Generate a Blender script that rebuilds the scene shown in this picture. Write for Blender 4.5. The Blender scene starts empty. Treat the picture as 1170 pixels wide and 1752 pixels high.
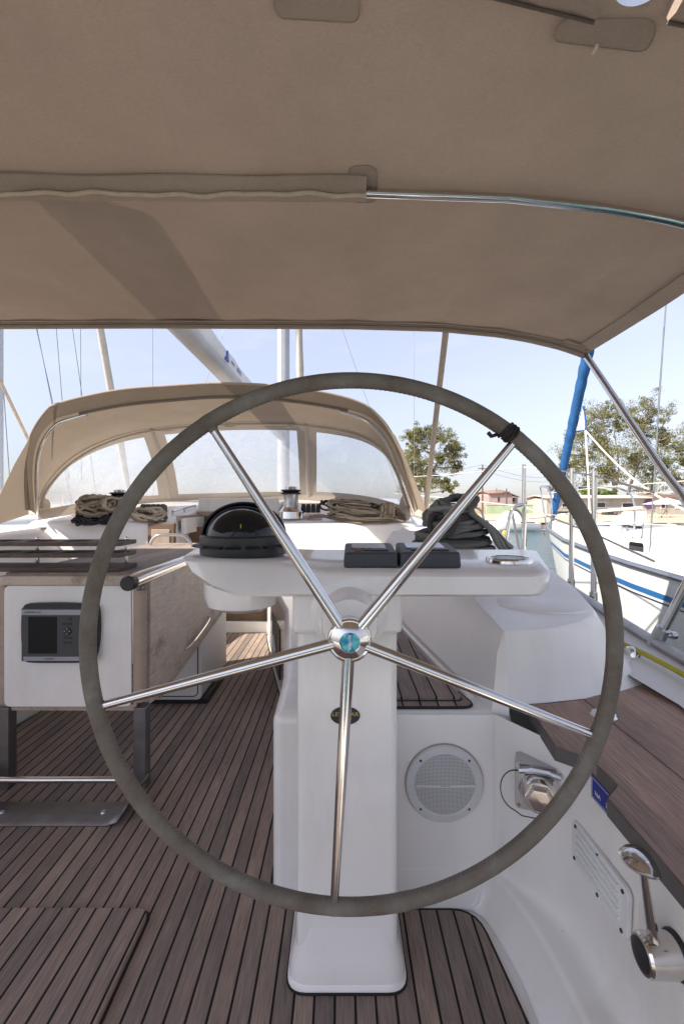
import bpy, bmesh, math, random
from mathutils import Vector, Matrix, noise
R = math.radians
rnd = random.Random(7)
scn = bpy.context.scene
COL = scn.collection

# ------------------------------------------------------------------ camera, sky, sun
F, CX, HY, EYE = 800.0, 585.0, 862.0, 1.1
def P(px, py, Y):
    """real-world point seen at photo pixel (px, py) when it stands Y metres ahead"""
    return Vector(((px - CX) / F * Y, Y, EYE - (py - HY) / F * Y))
cam = bpy.data.cameras.new('camera'); camo = bpy.data.objects.new('camera', cam); COL.objects.link(camo)
cam.sensor_fit = 'VERTICAL'; cam.sensor_height = 36; cam.sensor_width = 24
cam.lens = F / 1752 * 36; cam.shift_y = -14 / 1752
cam.clip_start = .02; cam.clip_end = 6000
camo.location = (0, 0, EYE); camo.rotation_euler = (R(90), 0, 0)
scn.camera = camo

SUN = Vector((1.0, .47, -1)).normalized()          # direction the light travels
EL = math.asin(-SUN.z); AZ = math.atan2(-SUN.x, -SUN.y)
w = bpy.data.worlds.new('World'); scn.world = w; w.use_nodes = True
nt = w.node_tree; nt.nodes.clear()
sky = nt.nodes.new('ShaderNodeTexSky'); sky.sky_type = 'NISHITA'; sky.sun_disc = False
sky.sun_elevation = EL; sky.sun_rotation = AZ % (2 * math.pi); sky.air_density = 1.0; sky.dust_density = .6; sky.ozone_density = 1.5
bg = nt.nodes.new('ShaderNodeBackground'); bg.inputs['Strength'].default_value = .092
wo = nt.nodes.new('ShaderNodeOutputWorld')
hs_ = nt.nodes.new('ShaderNodeHueSaturation'); hs_.inputs['Saturation'].default_value = .48; hs_.inputs['Value'].default_value = 1.0
tn = nt.nodes.new('ShaderNodeMix'); tn.data_type = 'RGBA'; tn.blend_type = 'MULTIPLY'; tn.inputs[0].default_value = 1; tn.inputs[7].default_value = (1.0, .98, 1.07, 1)
nt.links.new(sky.outputs[0], hs_.inputs['Color']); nt.links.new(hs_.outputs[0], tn.inputs[6]); wt = nt.nodes.new('ShaderNodeTexCoord'); wm = nt.nodes.new('ShaderNodeMapping'); wm.inputs['Scale'].default_value = (3.2, 3.2, 11); wm.inputs['Location'].default_value = (.35, .1, .2)
wn_ = nt.nodes.new('ShaderNodeTexNoise'); wn_.inputs['Scale'].default_value = 1.6; wn_.inputs['Detail'].default_value = 7; wn_.inputs['Roughness'].default_value = .58
wr = nt.nodes.new('ShaderNodeValToRGB'); wr.color_ramp.elements[0].position = .52; wr.color_ramp.elements[1].position = .74
wr.color_ramp.elements[0].color = (0, 0, 0, 1); wr.color_ramp.elements[1].color = (.28, .28, .28, 1)
cl_ = nt.nodes.new('ShaderNodeMix'); cl_.data_type = 'RGBA'; cl_.inputs[7].default_value = (4.6, 4.6, 4.7, 1)
nt.links.new(wt.outputs['Generated'], wm.inputs[0]); nt.links.new(wm.outputs[0], wn_.inputs['Vector']); nt.links.new(wn_.outputs['Fac'], wr.inputs[0])
nt.links.new(wr.outputs[0], cl_.inputs[0]); nt.links.new(tn.outputs[2], cl_.inputs[6]); sx = nt.nodes.new('ShaderNodeSeparateXYZ'); nt.links.new(wt.outputs['Generated'], sx.inputs[0])
hz_ = nt.nodes.new('ShaderNodeMapRange'); hz_.inputs['From Min'].default_value = 0; hz_.inputs['From Max'].default_value = .38; hz_.inputs['To Min'].default_value = .52; hz_.inputs['To Max'].default_value = 1.0
nt.links.new(sx.outputs['Z'], hz_.inputs[0])
hm_ = nt.nodes.new('ShaderNodeVectorMath'); hm_.operation = 'SCALE'; nt.links.new(cl_.outputs[2], hm_.inputs[0]); nt.links.new(hz_.outputs[0], hm_.inputs['Scale'])
nt.links.new(hm_.outputs[0], bg.inputs['Color']); nt.links.new(bg.outputs[0], wo.inputs['Surface'])
sl = bpy.data.lights.new('sun', 'SUN'); sl.energy = 3.5; sl.angle = R(.5); sl.color = (1, .93, .82)
so = bpy.data.objects.new('sun', sl); COL.objects.link(so)
so.rotation_euler = SUN.to_track_quat('-Z', 'Y').to_euler(); so.location = (-5, -4, 12)
scn.view_settings.view_transform = 'Standard'; scn.view_settings.look = 'None'
scn.view_settings.exposure = 1.46; scn.view_settings.gamma = 1
scn.cycles.max_bounces = 10; scn.cycles.transparent_max_bounces = 16
scn.cycles.sample_clamp_indirect = 6

# ------------------------------------------------------------------ helpers
class MB:
    def __init__(s): s.v = []; s.f = []
    def add(s, vs, fs):
        n = len(s.v); s.v += [Vector(v) for v in vs]; s.f += [tuple(i + n for i in f) for f in fs]; return s
    def box(s, x0, x1, y0, y1, z0, z1):
        return s.add([(x, y, z) for z in (z0, z1) for y in (y0, y1) for x in (x0, x1)],
                     [(0, 2, 3, 1), (4, 5, 7, 6), (0, 1, 5, 4), (2, 6, 7, 3), (0, 4, 6, 2), (1, 3, 7, 5)])
    def prism(s, poly, z0, z1):
        n = len(poly)
        vs = [(p[0], p[1], z0) for p in poly] + [(p[0], p[1], z1) for p in poly]
        return s.add(vs, [tuple(range(n - 1, -1, -1)), tuple(range(n, 2 * n))] + [(i, (i + 1) % n, n + (i + 1) % n, n + i) for i in range(n)])
    def loft(s, rows, closed=False, cap=False):
        n = len(rows[0]); vs = [p for r in rows for p in r]; fs = []
        for a in range(len(rows) - 1):
            for i in range(n if closed else n - 1):
                j = (i + 1) % n
                fs.append((a * n + i, a * n + j, (a + 1) * n + j, (a + 1) * n + i))
        if cap: fs += [tuple(range(n)), tuple(range((len(rows) - 1) * n, len(rows) * n))]
        return s.add(vs, fs)
    def tube(s, pts, r, n=10, closed=False, cap=True, flat=1.0):
        pts = [Vector(p) for p in pts]; m = len(pts); rr = r if isinstance(r, (list, tuple)) else [r] * m
        tang = []
        for i in range(m):
            a = pts[(i - 1) % m] if (closed or i > 0) else pts[i]
            b = pts[(i + 1) % m] if (closed or i < m - 1) else pts[i]
            t = (b - a); tang.append(t.normalized() if t.length > 1e-9 else Vector((0, 0, 1)))
        up = Vector((0, 0, 1)) if abs(tang[0].z) < .9 else Vector((1, 0, 0))
        u = tang[0].cross(up).normalized(); rows = []
        for i in range(m):
            u = (u - tang[i] * u.dot(tang[i])).normalized(); v = tang[i].cross(u)
            rows.append([pts[i] + (u * math.cos(2 * math.pi * k / n) + v * math.sin(2 * math.pi * k / n) * flat) * rr[i] for k in range(n)])
        if closed: rows.append(rows[0])
        return s.loft(rows, True, cap and not closed)
    def lathe(s, prof, c, axis=(0, 0, 1), n=28, arc=1.0):
        ax = Vector(axis).normalized(); up = Vector((0, 0, 1)) if abs(ax.z) < .9 else Vector((1, 0, 0))
        u = ax.cross(up).normalized(); v = ax.cross(u); c = Vector(c); rows = []
        k = n if arc >= 1 else n + 1
        for r, h in prof:
            rows.append([c + ax * h + (u * math.cos(2 * math.pi * i / n * arc) + v * math.sin(2 * math.pi * i / n * arc)) * max(r, 1e-4) for i in range(k)])
        return s.loft(rows, arc >= 1, arc >= 1)
    def build(s, name, mat, parent=None, bevel=0, smooth=True, sub=0, seg=3, ang=38, solid=0):
        org = Vector((0, 0, 0)); p = parent
        while p is not None: org += p.location; p = p.parent
        me = bpy.data.meshes.new(name); me.from_pydata([v - org for v in s.v], [], s.f); me.materials.append(mat)
        bm = bmesh.new(); bm.from_mesh(me); bmesh.ops.remove_doubles(bm, verts=bm.verts, dist=1e-6)
        bmesh.ops.recalc_face_normals(bm, faces=bm.faces); bm.to_mesh(me); bm.free()
        if smooth:
            me.shade_smooth(); me.set_sharp_from_angle(angle=R(ang))
        o = bpy.data.objects.new(name, me); COL.objects.link(o); o.parent = parent
        if solid:
            m = o.modifiers.new('s', 'SOLIDIFY'); m.thickness = solid; m.offset = 0
        if bevel:
            m = o.modifiers.new('b', 'BEVEL'); m.width = bevel; m.segments = seg; m.limit_method = 'ANGLE'; m.angle_limit = R(30); m.harden_normals = False
            me.shade_smooth(); me.set_sharp_from_angle(angle=R(180))
            n = o.modifiers.new('n', 'WEIGHTED_NORMAL'); n.keep_sharp = True
        if sub:
            m = o.modifiers.new('u', 'SUBSURF'); m.levels = m.render_levels = sub
            me.set_sharp_from_angle(angle=R(180))
        return o

def tag(o, label, cat, group=None, kind=None):
    if label: o['label'] = label
    if cat: o['category'] = cat
    if group: o['group'] = group
    if kind: o['kind'] = kind
    return o
def thing(name, label, cat, loc=(0, 0, 0), group=None):
    o = bpy.data.objects.new(name, None); o.empty_display_size = .1; COL.objects.link(o); o.location = loc
    return tag(o, label, cat, group)
def copy_tree(o, parent=None):
    c = o.copy(); COL.objects.link(c); c.parent = parent
    for ch in list(o.children): copy_tree(ch, c)
    return c

def text_part(name, body, size, mat, parent, M, ext=.0003):
    cu = bpy.data.curves.new(name, 'FONT'); cu.body = body; cu.size = size; cu.extrude = ext
    cu.align_x = 'CENTER'; cu.align_y = 'CENTER'; cu.resolution_u = 3
    t = bpy.data.objects.new(name, cu); COL.objects.link(t)
    dg = bpy.context.evaluated_depsgraph_get()
    me = bpy.data.meshes.new_from_object(t.evaluated_get(dg))
    bpy.data.objects.remove(t)
    org = Vector((0, 0, 0)); p = parent
    while p is not None: org += p.location; p = p.parent
    me.transform(M); me.transform(Matrix.Translation(-org))
    me.materials.clear(); me.materials.append(mat)
    o = bpy.data.objects.new(name, me); COL.objects.link(o); o.parent = parent
    return o
def face_cam(c, roll=0):            # text standing upright, read from -Y
    return Matrix.Translation(Vector(c)) @ Matrix.Rotation(R(90), 4, 'X') @ Matrix.Rotation(roll, 4, 'Z')

def lerp(a, b, t): return a + (b - a) * t
def interp(tab, x):
    if x <= tab[0][0]: return tab[0][1]
    for (a, fa), (b, fb) in zip(tab, tab[1:]):
        if x <= b: return fa + (fb - fa) * (x - a) / (b - a)
    return tab[-1][1]
def spline(pts, k=6, closed=False):
    pts = [Vector(p) for p in pts]; n = len(pts); out = []
    for i in range(n if closed else n - 1):
        if closed: a, b, c, d = pts[i - 1], pts[i], pts[(i + 1) % n], pts[(i + 2) % n]
        else: a, b, c, d = pts[max(i - 1, 0)], pts[i], pts[i + 1], pts[min(i + 2, n - 1)]
        for j in range(k):
            t = j / k
            out.append(.5 * ((2 * b) + (c - a) * t + (2 * a - 5 * b + 4 * c - d) * t * t + (3 * b - a - 3 * c + d) * t ** 3))
    if not closed: out.append(pts[-1])
    return out
def resample(pts, n):
    pts = [Vector(p) for p in pts]; L = [0]
    for a, b in zip(pts, pts[1:]): L.append(L[-1] + (b - a).length)
    out = []; j = 0
    for i in range(n):
        d = L[-1] * i / (n - 1)
        while j < len(L) - 2 and L[j + 1] < d: j += 1
        t = (d - L[j]) / max(L[j + 1] - L[j], 1e-9); out.append(pts[j].lerp(pts[j + 1], min(max(t, 0), 1)))
    return out
def roundpoly(poly, rad, k=5):
    out = []; n = len(poly)
    for i in range(n):
        p = Vector(poly[i][:2]); a = Vector(poly[i - 1][:2]); b = Vector(poly[(i + 1) % n][:2])
        r = rad[i] if isinstance(rad, (list, tuple)) else rad
        if r <= 0: out.append((p.x, p.y)); continue
        da = (a - p); db = (b - p); q = min(r, da.length * .45, db.length * .45)
        s = p + da.normalized() * q; e = p + db.normalized() * q
        for j in range(k + 1):
            t = j / k; c = s * (1 - t) ** 2 + p * 2 * t * (1 - t) + e * t * t; out.append((c.x, c.y))
    return out

# ------------------------------------------------------------------ materials
def newmat(name):
    m = bpy.data.materials.new(name); m.use_nodes = True; t = m.node_tree; t.nodes.clear()
    o = t.nodes.new('ShaderNodeOutputMaterial'); return m, t, o
def N(t, kind, **kw):
    n = t.nodes.new(kind)
    for k, v in kw.items():
        if k in n.inputs: n.inputs[k].default_value = v
        else: setattr(n, k, v)
    return n
def ramp(t, fac, stops):
    r = t.nodes.new('ShaderNodeValToRGB'); e = r.color_ramp.elements
    while len(e) < len(stops): e.new(.5)
    for el, (p, c) in zip(e, stops):
        el.position = p; el.color = tuple(c) + (1,) if len(c) == 3 else c
    t.links.new(fac, r.inputs['Fac']); return r
def pmat(name, col, rough=.5, metal=0.0, var=.1, scale=5, bump=0, bscale=60, coat=0, stretch=None, spec=.5, rvar=0):
    m, t, o = newmat(name); b = t.nodes.new('ShaderNodeBsdfPrincipled')
    b.inputs['Metallic'].default_value = metal; b.inputs['Roughness'].default_value = rough
    b.inputs['Coat Weight'].default_value = coat; b.inputs['Specular IOR Level'].default_value = spec
    tc = t.nodes.new('ShaderNodeTexCoord'); src = tc.outputs['Object']
    if stretch:
        mp = N(t, 'ShaderNodeMapping'); mp.inputs['Scale'].default_value = stretch; t.links.new(src, mp.inputs[0]); src = mp.outputs[0]
    nz = N(t, 'ShaderNodeTexNoise', Scale=scale, Detail=6, Roughness=.6); t.links.new(src, nz.inputs['Vector'])
    lo = [c * (1 - var) for c in col]; hi = [min(c * (1 + var), 1) for c in col]
    r = ramp(t, nz.outputs['Fac'], [(.3, lo), (.7, hi)]); t.links.new(r.outputs[0], b.inputs['Base Color'])
    if rvar:
        mr = N(t, 'ShaderNodeMapRange'); mr.inputs['To Min'].default_value = max(rough - rvar, .02); mr.inputs['To Max'].default_value = rough + rvar
        n3 = N(t, 'ShaderNodeTexNoise', Scale=scale * 3, Detail=4); t.links.new(src, n3.inputs['Vector'])
        t.links.new(n3.outputs['Fac'], mr.inputs[0]); t.links.new(mr.outputs[0], b.inputs['Roughness'])
    if bump:
        n2 = N(t, 'ShaderNodeTexNoise', Scale=bscale, Detail=4); t.links.new(src, n2.inputs['Vector'])
        bp = N(t, 'ShaderNodeBump', Strength=bump, Distance=.004); t.links.new(n2.outputs['Fac'], bp.inputs['Height']); t.links.new(bp.outputs[0], b.inputs['Normal'])
    t.links.new(b.outputs[0], o.inputs[0]); return m

def gelmat(name, col, rough, coat, amt):
    m = pmat(name, col, rough, var=.012, scale=2.2, coat=coat); t = m.node_tree
    b = next(n for n in t.nodes if n.type == 'BSDF_PRINCIPLED'); src = b.inputs['Base Color'].links[0].from_socket
    tc = t.nodes.new('ShaderNodeTexCoord'); mp = N(t, 'ShaderNodeMapping'); mp.inputs['Scale'].default_value = (1, 1, .28); t.links.new(tc.outputs['Object'], mp.inputs[0])
    a = N(t, 'ShaderNodeTexNoise', Scale=6.5, Detail=9, Roughness=.68); t.links.new(mp.outputs[0], a.inputs['Vector'])
    r = ramp(t, a.outputs['Fac'], [(.30, (1 - amt * 1.0, 1 - amt * 1.15, 1 - amt * 1.5)), (.52, (1, 1, 1))])
    v = N(t, 'ShaderNodeTexVoronoi', Scale=23, Randomness=1); t.links.new(tc.outputs['Object'], v.inputs['Vector'])
    r2 = ramp(t, v.outputs['Distance'], [(.035, (.62, .58, .52)), (.06, (1, 1, 1))])
    wn = N(t, 'ShaderNodeTexNoise', Scale=4, Detail=2); t.links.new(tc.outputs['Object'], wn.inputs['Vector'])
    r3 = ramp(t, wn.outputs['Fac'], [(.56, (0, 0, 0)), (.62, (1, 1, 1))])
    m1 = N(t, 'ShaderNodeMix', data_type='RGBA', blend_type='MULTIPLY'); m1.inputs[0].default_value = 1
    m2 = N(t, 'ShaderNodeMix', data_type='RGBA', blend_type='MULTIPLY')
    t.links.new(src, m1.inputs[6]); t.links.new(r.outputs[0], m1.inputs[7]); t.links.new(r3.outputs[0], m2.inputs[0]); t.links.new(m1.outputs[2], m2.inputs[6]); t.links.new(r2.outputs[0], m2.inputs[7])
    t.links.new(m2.outputs[2], b.inputs['Base Color']); return m
gel = gelmat('aged_white_gelcoat', (.82, .80, .775), .2, .25, .08)
gel_m = gelmat('matte_white_gelcoat', (.82, .80, .78), .38, .0, .06)
hull_m = gelmat('chalky_white_hull', (.60, .61, .60), .35, .0, .10)
gel2 = pmat('nonskid_gelcoat', (.70, .68, .655), .5, var=.03, scale=4, bump=.10, bscale=260)
chrome = pmat('polished_steel', (.66, .64, .62), .14, 1, var=.05, scale=30, rvar=.06)
dull_steel = pmat('dull_dark_steel', (.20, .19, .19), .42, .7, var=.2, scale=10, rvar=.1)
brushed = pmat('dull_aluminium', (.50, .50, .51), .38, 1, var=.12, scale=14, rvar=.1)
black = pmat('black_plastic', (.016, .016, .018), .42, var=.15, bump=.1, bscale=300)
grey_pl = pmat('charcoal_plastic', (.05, .053, .06), .5, var=.1, bump=.1, bscale=400)
rubber = pmat('black_caulk', (.012, .011, .011), .7)
lcd = pmat('lcd_grey', (.42, .46, .50), .18, var=.05)
darkglass = pmat('dark_glass', (.008, .009, .011), .05, var=.2, spec=.35)
edge_m = pmat('dark_seat_edge', (.10, .088, .085), .7, var=.2, scale=14)
dial_m = pmat('dial_face', (.015, .02, .035), .3, var=.3, spec=.4)
screen_m = pmat('dead_screen', (.006, .005, .006), .35, var=.4, spec=.25)
silverpl = pmat('silver_plastic', (.33, .33, .37), .35, metal=.3, var=.04)
white_pl = pmat('white_plastic', (.74, .74, .74), .4, var=.03)
gray_lens = pmat('speaker_plastic', (.60, .60, .61), .45, var=.05, scale=12)
blue_lab = pmat('blue_enamel', (.012, .022, .25), .35, var=.08)
gold = pmat('gold_print', (.5, .36, .12), .4, var=.05)
whiteprint = pmat('white_print', (.8, .8, .8), .5)
blueprint = pmat('blue_print', (.05, .09, .45), .6)
darkprint = pmat('dark_print', (.05, .05, .06), .6)
def ropemat(name, col):
    m, t, o = newmat(name); b = t.nodes.new('ShaderNodeBsdfPrincipled'); g = t.nodes.new('ShaderNodeNewGeometry'); tc = t.nodes.new('ShaderNodeTexCoord')
    r = ramp(t, g.outputs['Random Per Island'], [(0, [c * .3 for c in col]), (1, [min(c * 1.7, 1) for c in col])])
    nz = N(t, 'ShaderNodeTexNoise', Scale=190, Detail=3); t.links.new(tc.outputs['Object'], nz.inputs['Vector'])
    r2 = ramp(t, nz.outputs['Fac'], [(.35, (.82, .82, .82)), (.65, (1.12, 1.12, 1.12))])
    mx = N(t, 'ShaderNodeMix', data_type='RGBA', blend_type='MULTIPLY'); mx.inputs[0].default_value = 1
    t.links.new(r.outputs[0], mx.inputs[6]); t.links.new(r2.outputs[0], mx.inputs[7]); t.links.new(mx.outputs[2], b.inputs['Base Color'])
    b.inputs['Roughness'].default_value = .9; b.inputs['Specular IOR Level'].default_value = .2
    bp = N(t, 'ShaderNodeBump', Strength=.35, Distance=.002); t.links.new(nz.outputs['Fac'], bp.inputs['Height']); t.links.new(bp.outputs[0], b.inputs['Normal'])
    t.links.new(b.outputs[0], o.inputs[0]); return m
rope_tan = ropemat('tan_rope_strands', (.32, .27, .205))
rope_grey = ropemat('grey_rope_strands', (.16, .16, .147))
rope_red = ropemat('flecked_rope_strands', (.27, .17, .145))
rope_dark = ropemat('dark_rope_strands', (.035, .035, .042))
webbing = pmat('beige_webbing', (.52, .43, .33), .9, var=.1, scale=40, bump=.3, bscale=200)
wire_m = pmat('steel_wire', (.22, .23, .25), .45, .6)
yellow = pmat('yellow_cable_sheath', (.42, .36, .02), .55, var=.15)
sail_blue = pmat('blue_sailcloth', (.009, .08, .225), .75, var=.25, scale=9, bump=.6, bscale=22)
sail_tan = pmat('tan_sailcloth', (.50, .45, .39), .85, var=.12, scale=6, bump=.5, bscale=14)
sail_white = pmat('white_sailcloth', (.72, .72, .72), .8, var=.06, scale=5, bump=.3, bscale=16)
cord = pmat('pale_cord', (.62, .55, .47), .8, var=.1, scale=60)
maststeel = pmat('mast_alloy', (.42, .43, .46), .45, .3, var=.08)
stripe_m = pmat('blue_hull_stripe', (.015, .11, .30), .3, var=.05)
navy_m = pmat('navy_hull_stripe', (.01, .03, .10), .3, var=.05)

def teak(name, pitch=.045, seam=.0056, tone=(.262, .210, .183), axis='X', off=0.0):
    m, t, o = newmat(name); b = t.nodes.new('ShaderNodeBsdfPrincipled')
    tc = t.nodes.new('ShaderNodeTexCoord'); sp = N(t, 'ShaderNodeSeparateXYZ'); t.links.new(tc.outputs['Object'], sp.inputs[0])
    def M(op, a, b_=None):
        n = N(t, 'ShaderNodeMath', operation=op)
        for i, q in enumerate((a, b_)):
            if q is None: continue
            if isinstance(q, (int, float)): n.inputs[i].default_value = q
            else: t.links.new(q, n.inputs[i])
        return n.outputs[0]
    wob = N(t, 'ShaderNodeTexNoise', Scale=2.2, Detail=1); t.links.new(tc.outputs['Object'], wob.inputs['Vector'])
    x = M('ADD', sp.outputs[axis], M('MULTIPLY', M('SUBTRACT', wob.outputs['Fac'], .5), .003)); x = M('ADD', x, off)
    u = M('DIVIDE', x, pitch); pid = M('FLOOR', u); fr = M('FRACT', u)
    d = M('MINIMUM', fr, M('SUBTRACT', 1.0, fr))
    seamf = M('LESS_THAN', d, seam / 2 / pitch)
    wn = N(t, 'ShaderNodeTexWhiteNoise', noise_dimensions='1D'); t.links.new(pid, wn.inputs['W'])
    mp = N(t, 'ShaderNodeMapping'); mp.inputs['Scale'].default_value = (1, .035, 1) if axis == 'X' else (.035, 1, 1)
    cb = N(t, 'ShaderNodeCombineXYZ'); t.links.new(M('MULTIPLY', pid, 3.7), cb.inputs['Z'])
    va = N(t, 'ShaderNodeVectorMath', operation='ADD'); t.links.new(tc.outputs['Object'], va.inputs[0]); t.links.new(cb.outputs[0], va.inputs[1])
    t.links.new(va.outputs[0], mp.inputs[0])
    g = N(t, 'ShaderNodeTexNoise', Scale=330, Detail=5, Roughness=.7); t.links.new(mp.outputs[0], g.inputs['Vector'])
    mp2 = N(t, 'ShaderNodeMapping'); mp2.inputs['Scale'].default_value = (1, .22, 1) if axis == 'X' else (.22, 1, 1); t.links.new(va.outputs[0], mp2.inputs[0])
    bl = N(t, 'ShaderNodeTexNoise', Scale=9, Detail=5, Roughness=.65); t.links.new(mp2.outputs[0], bl.inputs['Vector'])
    gr = ramp(t, g.outputs['Fac'], [(.3, [c * .62 for c in tone]), (.72, [c * 1.42 for c in tone])])
    br = ramp(t, bl.outputs['Fac'], [(.3, (.74, .74, .77)), (.68, (1.2, 1.16, 1.12))])
    pr = ramp(t, wn.outputs[0], [(0, (.78, .79, .81)), (.5, (1, .99, .98)), (1, (1.22, 1.18, 1.12))])
    m1 = N(t, 'ShaderNodeMix', data_type='RGBA', blend_type='MULTIPLY'); m1.inputs[0].default_value = 1
    m2 = N(t, 'ShaderNodeMix', data_type='RGBA', blend_type='MULTIPLY'); m2.inputs[0].default_value = 1
    t.links.new(gr.outputs[0], m1.inputs[6]); t.links.new(br.outputs[0], m1.inputs[7])
    t.links.new(m1.outputs[2], m2.inputs[6]); t.links.new(pr.outputs[0], m2.inputs[7])
    m3 = N(t, 'ShaderNodeMix', data_type='RGBA'); t.links.new(seamf, m3.inputs[0]); t.links.new(m2.outputs[2], m3.inputs[6]); m3.inputs[7].default_value = (.007, .006, .007, 1)
    t.links.new(m3.outputs[2], b.inputs['Base Color']); b.inputs['Roughness'].default_value = .72
    b.inputs['Specular IOR Level'].default_value = .3
    bp = N(t, 'ShaderNodeBump', Strength=.35, Distance=.0015)
    hh = M('SUBTRACT', g.outputs['Fac'], M('MULTIPLY', seamf, 1.2)); t.links.new(hh, bp.inputs['Height']); t.links.new(bp.outputs[0], b.inputs['Normal'])
    t.links.new(b.outputs[0], o.inputs[0]); return m
teak_m = teak('teak_planking', off=.011)
teak_hatch = teak('teak_hatch_planking', tone=(.268, .215, .188), off=.02)
teak_seat = teak('teak_seat_planking', tone=(.27, .215, .195), pitch=.05, off=.03)
teak_plain = teak('teak_board', pitch=.30, seam=.0, tone=(.345, .245, .20))
teak_grey = teak('weathered_table_teak', pitch=.11, seam=.002, tone=(.33, .275, .235))
def weathered(name, tone, dark):
    m, t, o = newmat(name); b = t.nodes.new('ShaderNodeBsdfPrincipled'); tc = t.nodes.new('ShaderNodeTexCoord')
    a = N(t, 'ShaderNodeTexNoise', Scale=9, Detail=8, Roughness=.72); t.links.new(tc.outputs['Object'], a.inputs['Vector'])
    mp = N(t, 'ShaderNodeMapping'); mp.inputs['Scale'].default_value = (1, .05, 1); t.links.new(tc.outputs['Object'], mp.inputs[0])
    g = N(t, 'ShaderNodeTexNoise', Scale=260, Detail=4); t.links.new(mp.outputs[0], g.inputs['Vector'])
    r1 = ramp(t, a.outputs['Fac'], [(.28, dark), (.45, tone), (.75, [c * 1.18 for c in tone])])
    r2 = ramp(t, g.outputs['Fac'], [(.3, (.82, .82, .82)), (.7, (1.12, 1.12, 1.12))])
    mx = N(t, 'ShaderNodeMix', data_type='RGBA', blend_type='MULTIPLY'); mx.inputs[0].default_value = 1
    t.links.new(r1.outputs[0], mx.inputs[6]); t.links.new(r2.outputs[0], mx.inputs[7]); t.links.new(mx.outputs[2], b.inputs['Base Color'])
    b.inputs['Roughness'].default_value = .65; t.links.new(b.outputs[0], o.inputs[0]); return m
leaf_wood = weathered('blotched_table_leaf', (.52, .435, .36), (.27, .20, .155))
trim_wood = weathered('oiled_teak_trim', (.40, .31, .245), (.27, .20, .16))
dark_wood = weathered('dark_teak', (.10, .068, .052), (.06, .04, .03))
brown_wood = weathered('varnished_teak', (.15, .095, .06), (.09, .055, .035))

def fabric(name, col, transl=.3, tcol=None, var=.1):
    m, t, o = newmat(name); tc = t.nodes.new('ShaderNodeTexCoord')
    nz = N(t, 'ShaderNodeTexNoise', Scale=2.5, Detail=7, Roughness=.62); t.links.new(tc.outputs['Object'], nz.inputs['Vector'])
    mp = N(t, 'ShaderNodeMapping'); mp.inputs['Scale'].default_value = (.35, 1, 1); t.links.new(tc.outputs['Object'], mp.inputs[0])
    st = N(t, 'ShaderNodeTexNoise', Scale=330, Detail=4, Roughness=.75); t.links.new(mp.outputs[0], st.inputs['Vector'])
    r = ramp(t, nz.outputs['Fac'], [(.3, [c * (1 - var) for c in col]), (.7, [c * (1 + var) for c in col])])
    r2 = ramp(t, st.outputs['Fac'], [(.3, (.88, .88, .88)), (.7, (1.08, 1.08, 1.08))])
    mx = N(t, 'ShaderNodeMix', data_type='RGBA', blend_type='MULTIPLY'); mx.inputs[0].default_value = 1
    t.links.new(r.outputs[0], mx.inputs[6]); t.links.new(r2.outputs[0], mx.inputs[7])
    d = t.nodes.new('ShaderNodeBsdfDiffuse'); t.links.new(mx.outputs[2], d.inputs[0])
    tr = t.nodes.new('ShaderNodeBsdfTranslucent'); tr.inputs[0].default_value = tuple(tcol or col) + (1,)
    bp = N(t, 'ShaderNodeBump', Strength=.25, Distance=.002); t.links.new(st.outputs['Fac'], bp.inputs['Height'])
    n2 = N(t, 'ShaderNodeTexNoise', Scale=5, Detail=3); t.links.new(tc.outputs['Object'], n2.inputs['Vector'])
    bp2 = N(t, 'ShaderNodeBump', Strength=.5, Distance=.03); t.links.new(n2.outputs['Fac'], bp2.inputs['Height']); t.links.new(bp2.outputs[0], bp.inputs['Normal'])
    t.links.new(bp.outputs[0], d.inputs['Normal'])
    s = N(t, 'ShaderNodeMixShader'); s.inputs[0].default_value = transl
    t.links.new(d.outputs[0], s.inputs[1]); t.links.new(tr.outputs[0], s.inputs[2]); t.links.new(s.outputs[0], o.inputs[0]); return m
canvas = fabric('taupe_canvas', (.365, .285, .227), .055, (.36, .265, .20), .11)
canvas_hood = fabric('sprayhood_canvas', (.35, .285, .222), .15, (.40, .32, .24))
canvas_shaded = fabric('shaded_hood_canvas', (.24, .195, .15), .12, (.28, .22, .16))  # hood canvas darkened: shade under the visor is put into the colour
canvas_dark = fabric('canvas_reinforcement', (.36, .285, .228), .05, (.27, .21, .16))
canvas_sleeve = fabric('canvas_sleeve', (.41, .325, .26), .06, (.33, .25, .19))
frame_fab = fabric('window_frame_canvas', (.40, .34, .28), .25, (.48, .40, .32))
zip_fab = pmat('zip_tape', (.55, .5, .43), .8, var=.1, scale=50)

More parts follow.
